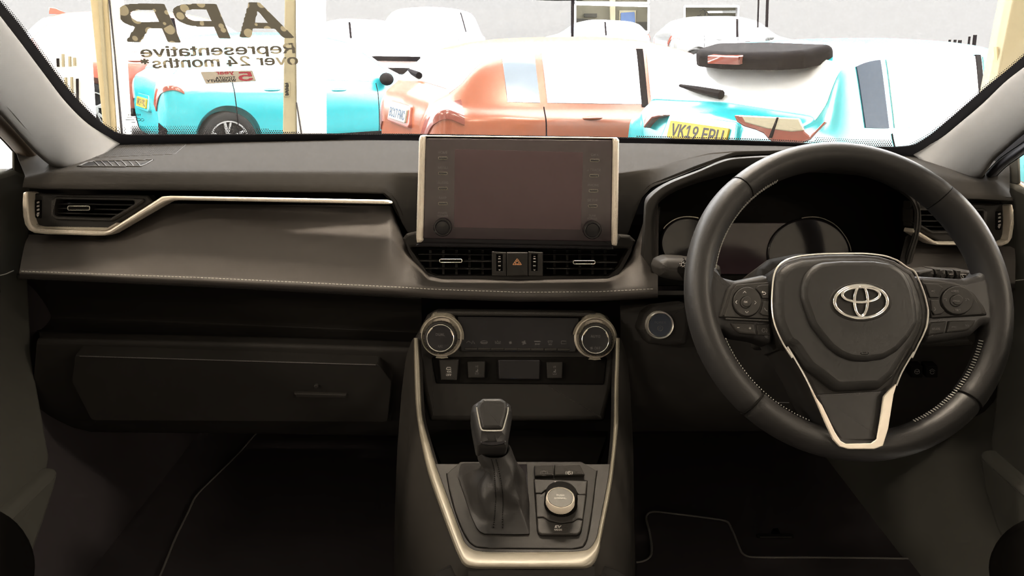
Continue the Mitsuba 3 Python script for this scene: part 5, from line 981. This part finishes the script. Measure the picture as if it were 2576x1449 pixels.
    if spoiler:
        s0 = surf(2.95, 8.0); sp = rnd([(-.25, -.40), (-.18, -.52), (.06, -.56), (.12, 0), (.06, .40), (-.18, .36), (-.25, .26), (-.30, 0)], .05)
        m = slab(sp, -.055, .045, .045, steps=5); m.apply_transform(trimesh.transformations.rotation_matrix(np.radians(-10), [0, 1, 0])); m.apply_translation(s0+[.0, 0, .0]); sk = add('roof_spoiler', m, 'm_darktrim')
        bl = box(-.315, -.24, -.15, .11, -.02, .03, .008); bl.apply_transform(trimesh.transformations.rotation_matrix(np.radians(-10), [0, 1, 0])); bl.apply_translation(s0); add('brake_lamp', bl, 'm_tail', sk)
    if wiper:
        a_, b_ = surf(2.2, 8.0), surf(2.32, 7.0); a_ = a_+[-.03, .02, .02]; b_ = a_+[.03, .42, .035]
        add('rear_wiper', [tube(np.array([a_, (a_+b_)/2+[-.01, 0, .0], b_]), np.array([.030, .024, .010]), 8)], 'm_darktrim')
    if roof_fin:
        f_ = slab([(-.12, 0), (.10, 0), (-.03, .075), (-.11, .085)], -.02, .02, .008); FR = Fr(surf(3.4, 8.0), w=(0, -1, 0), u=(1, 0, 0)); add('roof_fin', FR.put(f_), pnt)
    return c
car('hatchback', 'cyan hatchback with a black roof spoiler and yellow number plate, nearest on the right', 'p_cyan', HATCH, (-1.95, 0, .93), 1765, 334, 4.95, 30, plate=('VK19 EPU', .93, 'm_yplate', 'm_ink', 0), spoiler=True, wiper=True, quarter='m_quarter')
car('crossover', 'orange crossover with a pale number plate left of the cyan hatchback', 'p_orange', dict(SUV, st=SUV['st']), (-2.1, 0, .98), 1021, 285, 6.4, 24, plate=('BC17 FMC', .98, 'm_wplate', 'm_bluink', 0), scale=.95, wiper=True)
car('hatchback', 'blue hatchback with a yellow number plate behind the mottled lettering', 'p_cyan', dict(HATCH, r=.32), (-1.28, -.85, .32), 580, 353, 9.75, 36, plate=('VN19 PXU', .72, 'm_yplate', 'm_ink', 0), scale=1.05)
car('crossover', 'red-orange crossover seen from the side behind the cream post', 'p_red', SUV, (-1.33, -.9, .35), 234, 277, 11.6, 33, roof_fin=True)
car('hatchback', 'white hatchback facing the showroom between the blue and orange cars', 'p_white', HATCH, (2.0, 0, .35), 1002, 178, 15.5, -100, front=True, tail=False, scale=1.1)
car('hatchback', 'white hatchback parked far left behind the lettering', 'p_white', HATCH, (0, .85, .9), 868, 68, 24, 200, front=True, tail=False, zadd=gz(24))
car('crossover', 'grey crossover showing its alloy wheel beside the black spoiler', 'p_grey', SUV, (-1.33, -.9, .35), 1755, 145, 24, 8, scale=1.05)
car('crossover', 'small white crossover parked in front of the building window', 'p_white', SUV, (0, 0, .8), 1490, 86, 30.5, 200, glass='m_privacy')
car('hatchback', 'cyan hatchback glimpsed through the right side window', 'p_cyan', HATCH, (-.6, .85, .7), 2640, 424, 11.5, 80)

# the lamps of the nearest hatchback, at its two rear corners
zt = (1560, 100, 4.293); tt = lambda pts: [(1560+x/4.293, 100+y/4.293) for x, y in pts]
RC = Fr(at(1955, 325, 4.02), w=(-.42, -.90, .12)); LC = Fr(at(1640, 300, 5.15), w=(-.75, -.66, .1)); near = 'hatchback'
k = obj('tail_light', pl(RC, tt([(1228, 812), (1320, 812), (1930, 846), (1995, 985), (2050, 1035), (2212, 876), (2232, 888), (2052, 1080), (1960, 1118), (1640, 1105), (1600, 1070), (1550, 1012), (1470, 975), (1330, 932), (1262, 885)]), -.10, .02, .01, r=2), 'm_tail', near, label='large red tail light with a clear upper lens')
obj('clear_lens', pl(RC, tt([(1312, 822), (1925, 852), (1985, 980), (1850, 992), (1580, 958), (1350, 892)]), .0, .026, .006, r=2), 'm_wplate', k); obj('divider', pl(RC, tt([(1690, 836), (1712, 838), (1640, 1060), (1600, 1060)]), .0, .03, .004), 'm_darktrim', k)
obj('tail_light', pl(LC, tt([(282, 792), (468, 803), (484, 820), (345, 848), (300, 900), (258, 952), (246, 940), (262, 850)]), -.10, .02, .01, r=1.5), 'm_tail', near, label='left red tail light')

# building at the back of the yard
bd = thing('building', 'pale building across the yard with two windows showing its dim interior', 'building'); BY = 34.0
BW = Fr([0, BY, 1.6])
w1, w2 = [(1447, 10), (1632, 15), (1632, 80), (1447, 80)], [(1722, 16), (1858, 16), (1856, 72), (1722, 72)]
w0 = [(1447, -60), (1632, -60), (1632, 8), (1447, 6)]
q = BW.P([(-1800, -700), (4400, -700), (4400, 300), (-1800, 300)])
obj('wall', BW.put(slab(Polygon(q), -.4, 0, 0, holes=[BW.P(w1), BW.P(w2), BW.P(w0)])), 'm_wall', bd)
for n, w in enumerate((w1, w2, w0)):
    a = np.array(w, float); win = obj('window', pl(BW, a, -1.6, -1.4), 'm_inner', bd, label=['window with a blue poster inside', 'window with a bicycle inside', None][n])
    if n == 0:
        obj('poster', pl(BW, [(1562, 32), (1596, 30), (1598, 50), (1596, 76), (1562, 78)], -1.3, -1.2, r=2), 'm_poster', win); obj('poster_frame', pl(BW, [(1558, 26), (1600, 26), (1600, 80), (1556, 80)], -1.38, -1.32), 'm_beige', win)
        obj('inner_column', pl(BW, [(1535, -10), (1548, -10), (1548, 80), (1538, 80)], -1.2, -.9), 'm_beige', win); obj('counter', pl(BW, [(1447, 46), (1537, 52), (1540, 80), (1447, 80)], -1.35, -1.25), 'm_innerdark', win)
        obj('counter', pl(BW, [(1600, 55), (1632, 55), (1632, 80), (1600, 80)], -1.35, -1.25), 'm_innerdark', win); obj('shelf', pl(BW, [(1470, 34), (1502, 34), (1502, 43), (1470, 42)], -1.35, -1.2), 'm_innerdark', win)
    if n == 1:
        obj('backdrop', pl(BW, [(1782, 38), (1858, 40), (1858, 72), (1760, 72)], -1.35, -1.3), 'm_innerdark', win); obj('ceiling_panel', pl(BW, [(1780, 28), (1856, 26), (1856, 33), (1780, 33)], -1.35, -1.28), 'm_carglass', win)
        bk = thing('bicycle', 'bicycle standing in the right-hand window of the building', 'bicycle')
        BK = Fr([0, BY+1.0, 1.6])
        for x, y, rx in ((1756, 50, 4.5), (1778, 42, 5)): obj('wheel', ptube(BK, ell(x, y, rx, 11, 28), 1.1, 0, closed=True), 'm_ink', bk)
        obj('frame', [ptube(BK, [(1756, 50), (1762, 34), (1774, 34), (1778, 44)], .9, 0), ptube(BK, [(1762, 34), (1768, 50), (1774, 34)], .9, 0), ptube(BK, [(1760, 28), (1768, 24), (1776, 28)], .9, 0), ptube(BK, [(1774, 34), (1772, 27)], .9, 0)], 'm_innerdark', bk)
    for f_ in range(4):
        p0, p1 = a[f_], a[(f_+1) % 4]; obj('frame', BW.put(tube(np.column_stack([BW.P([p0, p1]), [.0, .0]]), .05, 4)), 'm_whiteframe', win)
def pole(q, Y, mt, label, name='post', cat='post', th=.08):
    f = Fr([0, Y, 1.6]); k = obj(name, pl(f, q, -th, 0, .01), mt, smooth=35); tag(k, label, cat); return k
pole([(1437.5, -30), (1446, -30), (1443, 96), (1437, 96)], 14, 'm_darktrim', 'dark post standing left of the building window', 'pole', 'pole')
for x, w, b, lb in ((1910.5, 2, 69, 'leftmost'), (1933, 5, 68, 'rightmost')): pole([(x-w/2, -30), (x+w/2, -30), (x+w/2-3, b), (x-w/2-3, b)], 20, 'm_darktrim', f'{lb} of two thin dark poles above the black spoiler', 'pole', 'pole')
# railings on the right and bollards on the left
rl = thing('railing', 'dark upright railings far right beside the pillar', 'railing'); RF = Fr([0, 18, 1.6])
for x, w, y0, y1 in ((2388, 3, 100, 138), (2401, 4, 100, 126), (2412, 6, 101, 146), (2438, 2, 92, 140), (2450, 6, 88, 142)): obj('slat', pl(RF, [(x+2, y0), (x+2+w, y0), (x+w-4, y1), (x-4, y1)], -.06, 0), 'm_darktrim', rl)
obj('plinth', pl(RF, [(2376, 149), (2466, 150), (2466, 235), (2376, 235)], -.3, .02, .01), 'm_wall', rl); obj('rail', pl(RF, [(2380, 146), (2462, 147), (2462, 149), (2380, 149)], -.06, -.02), 'm_whiteframe', rl)
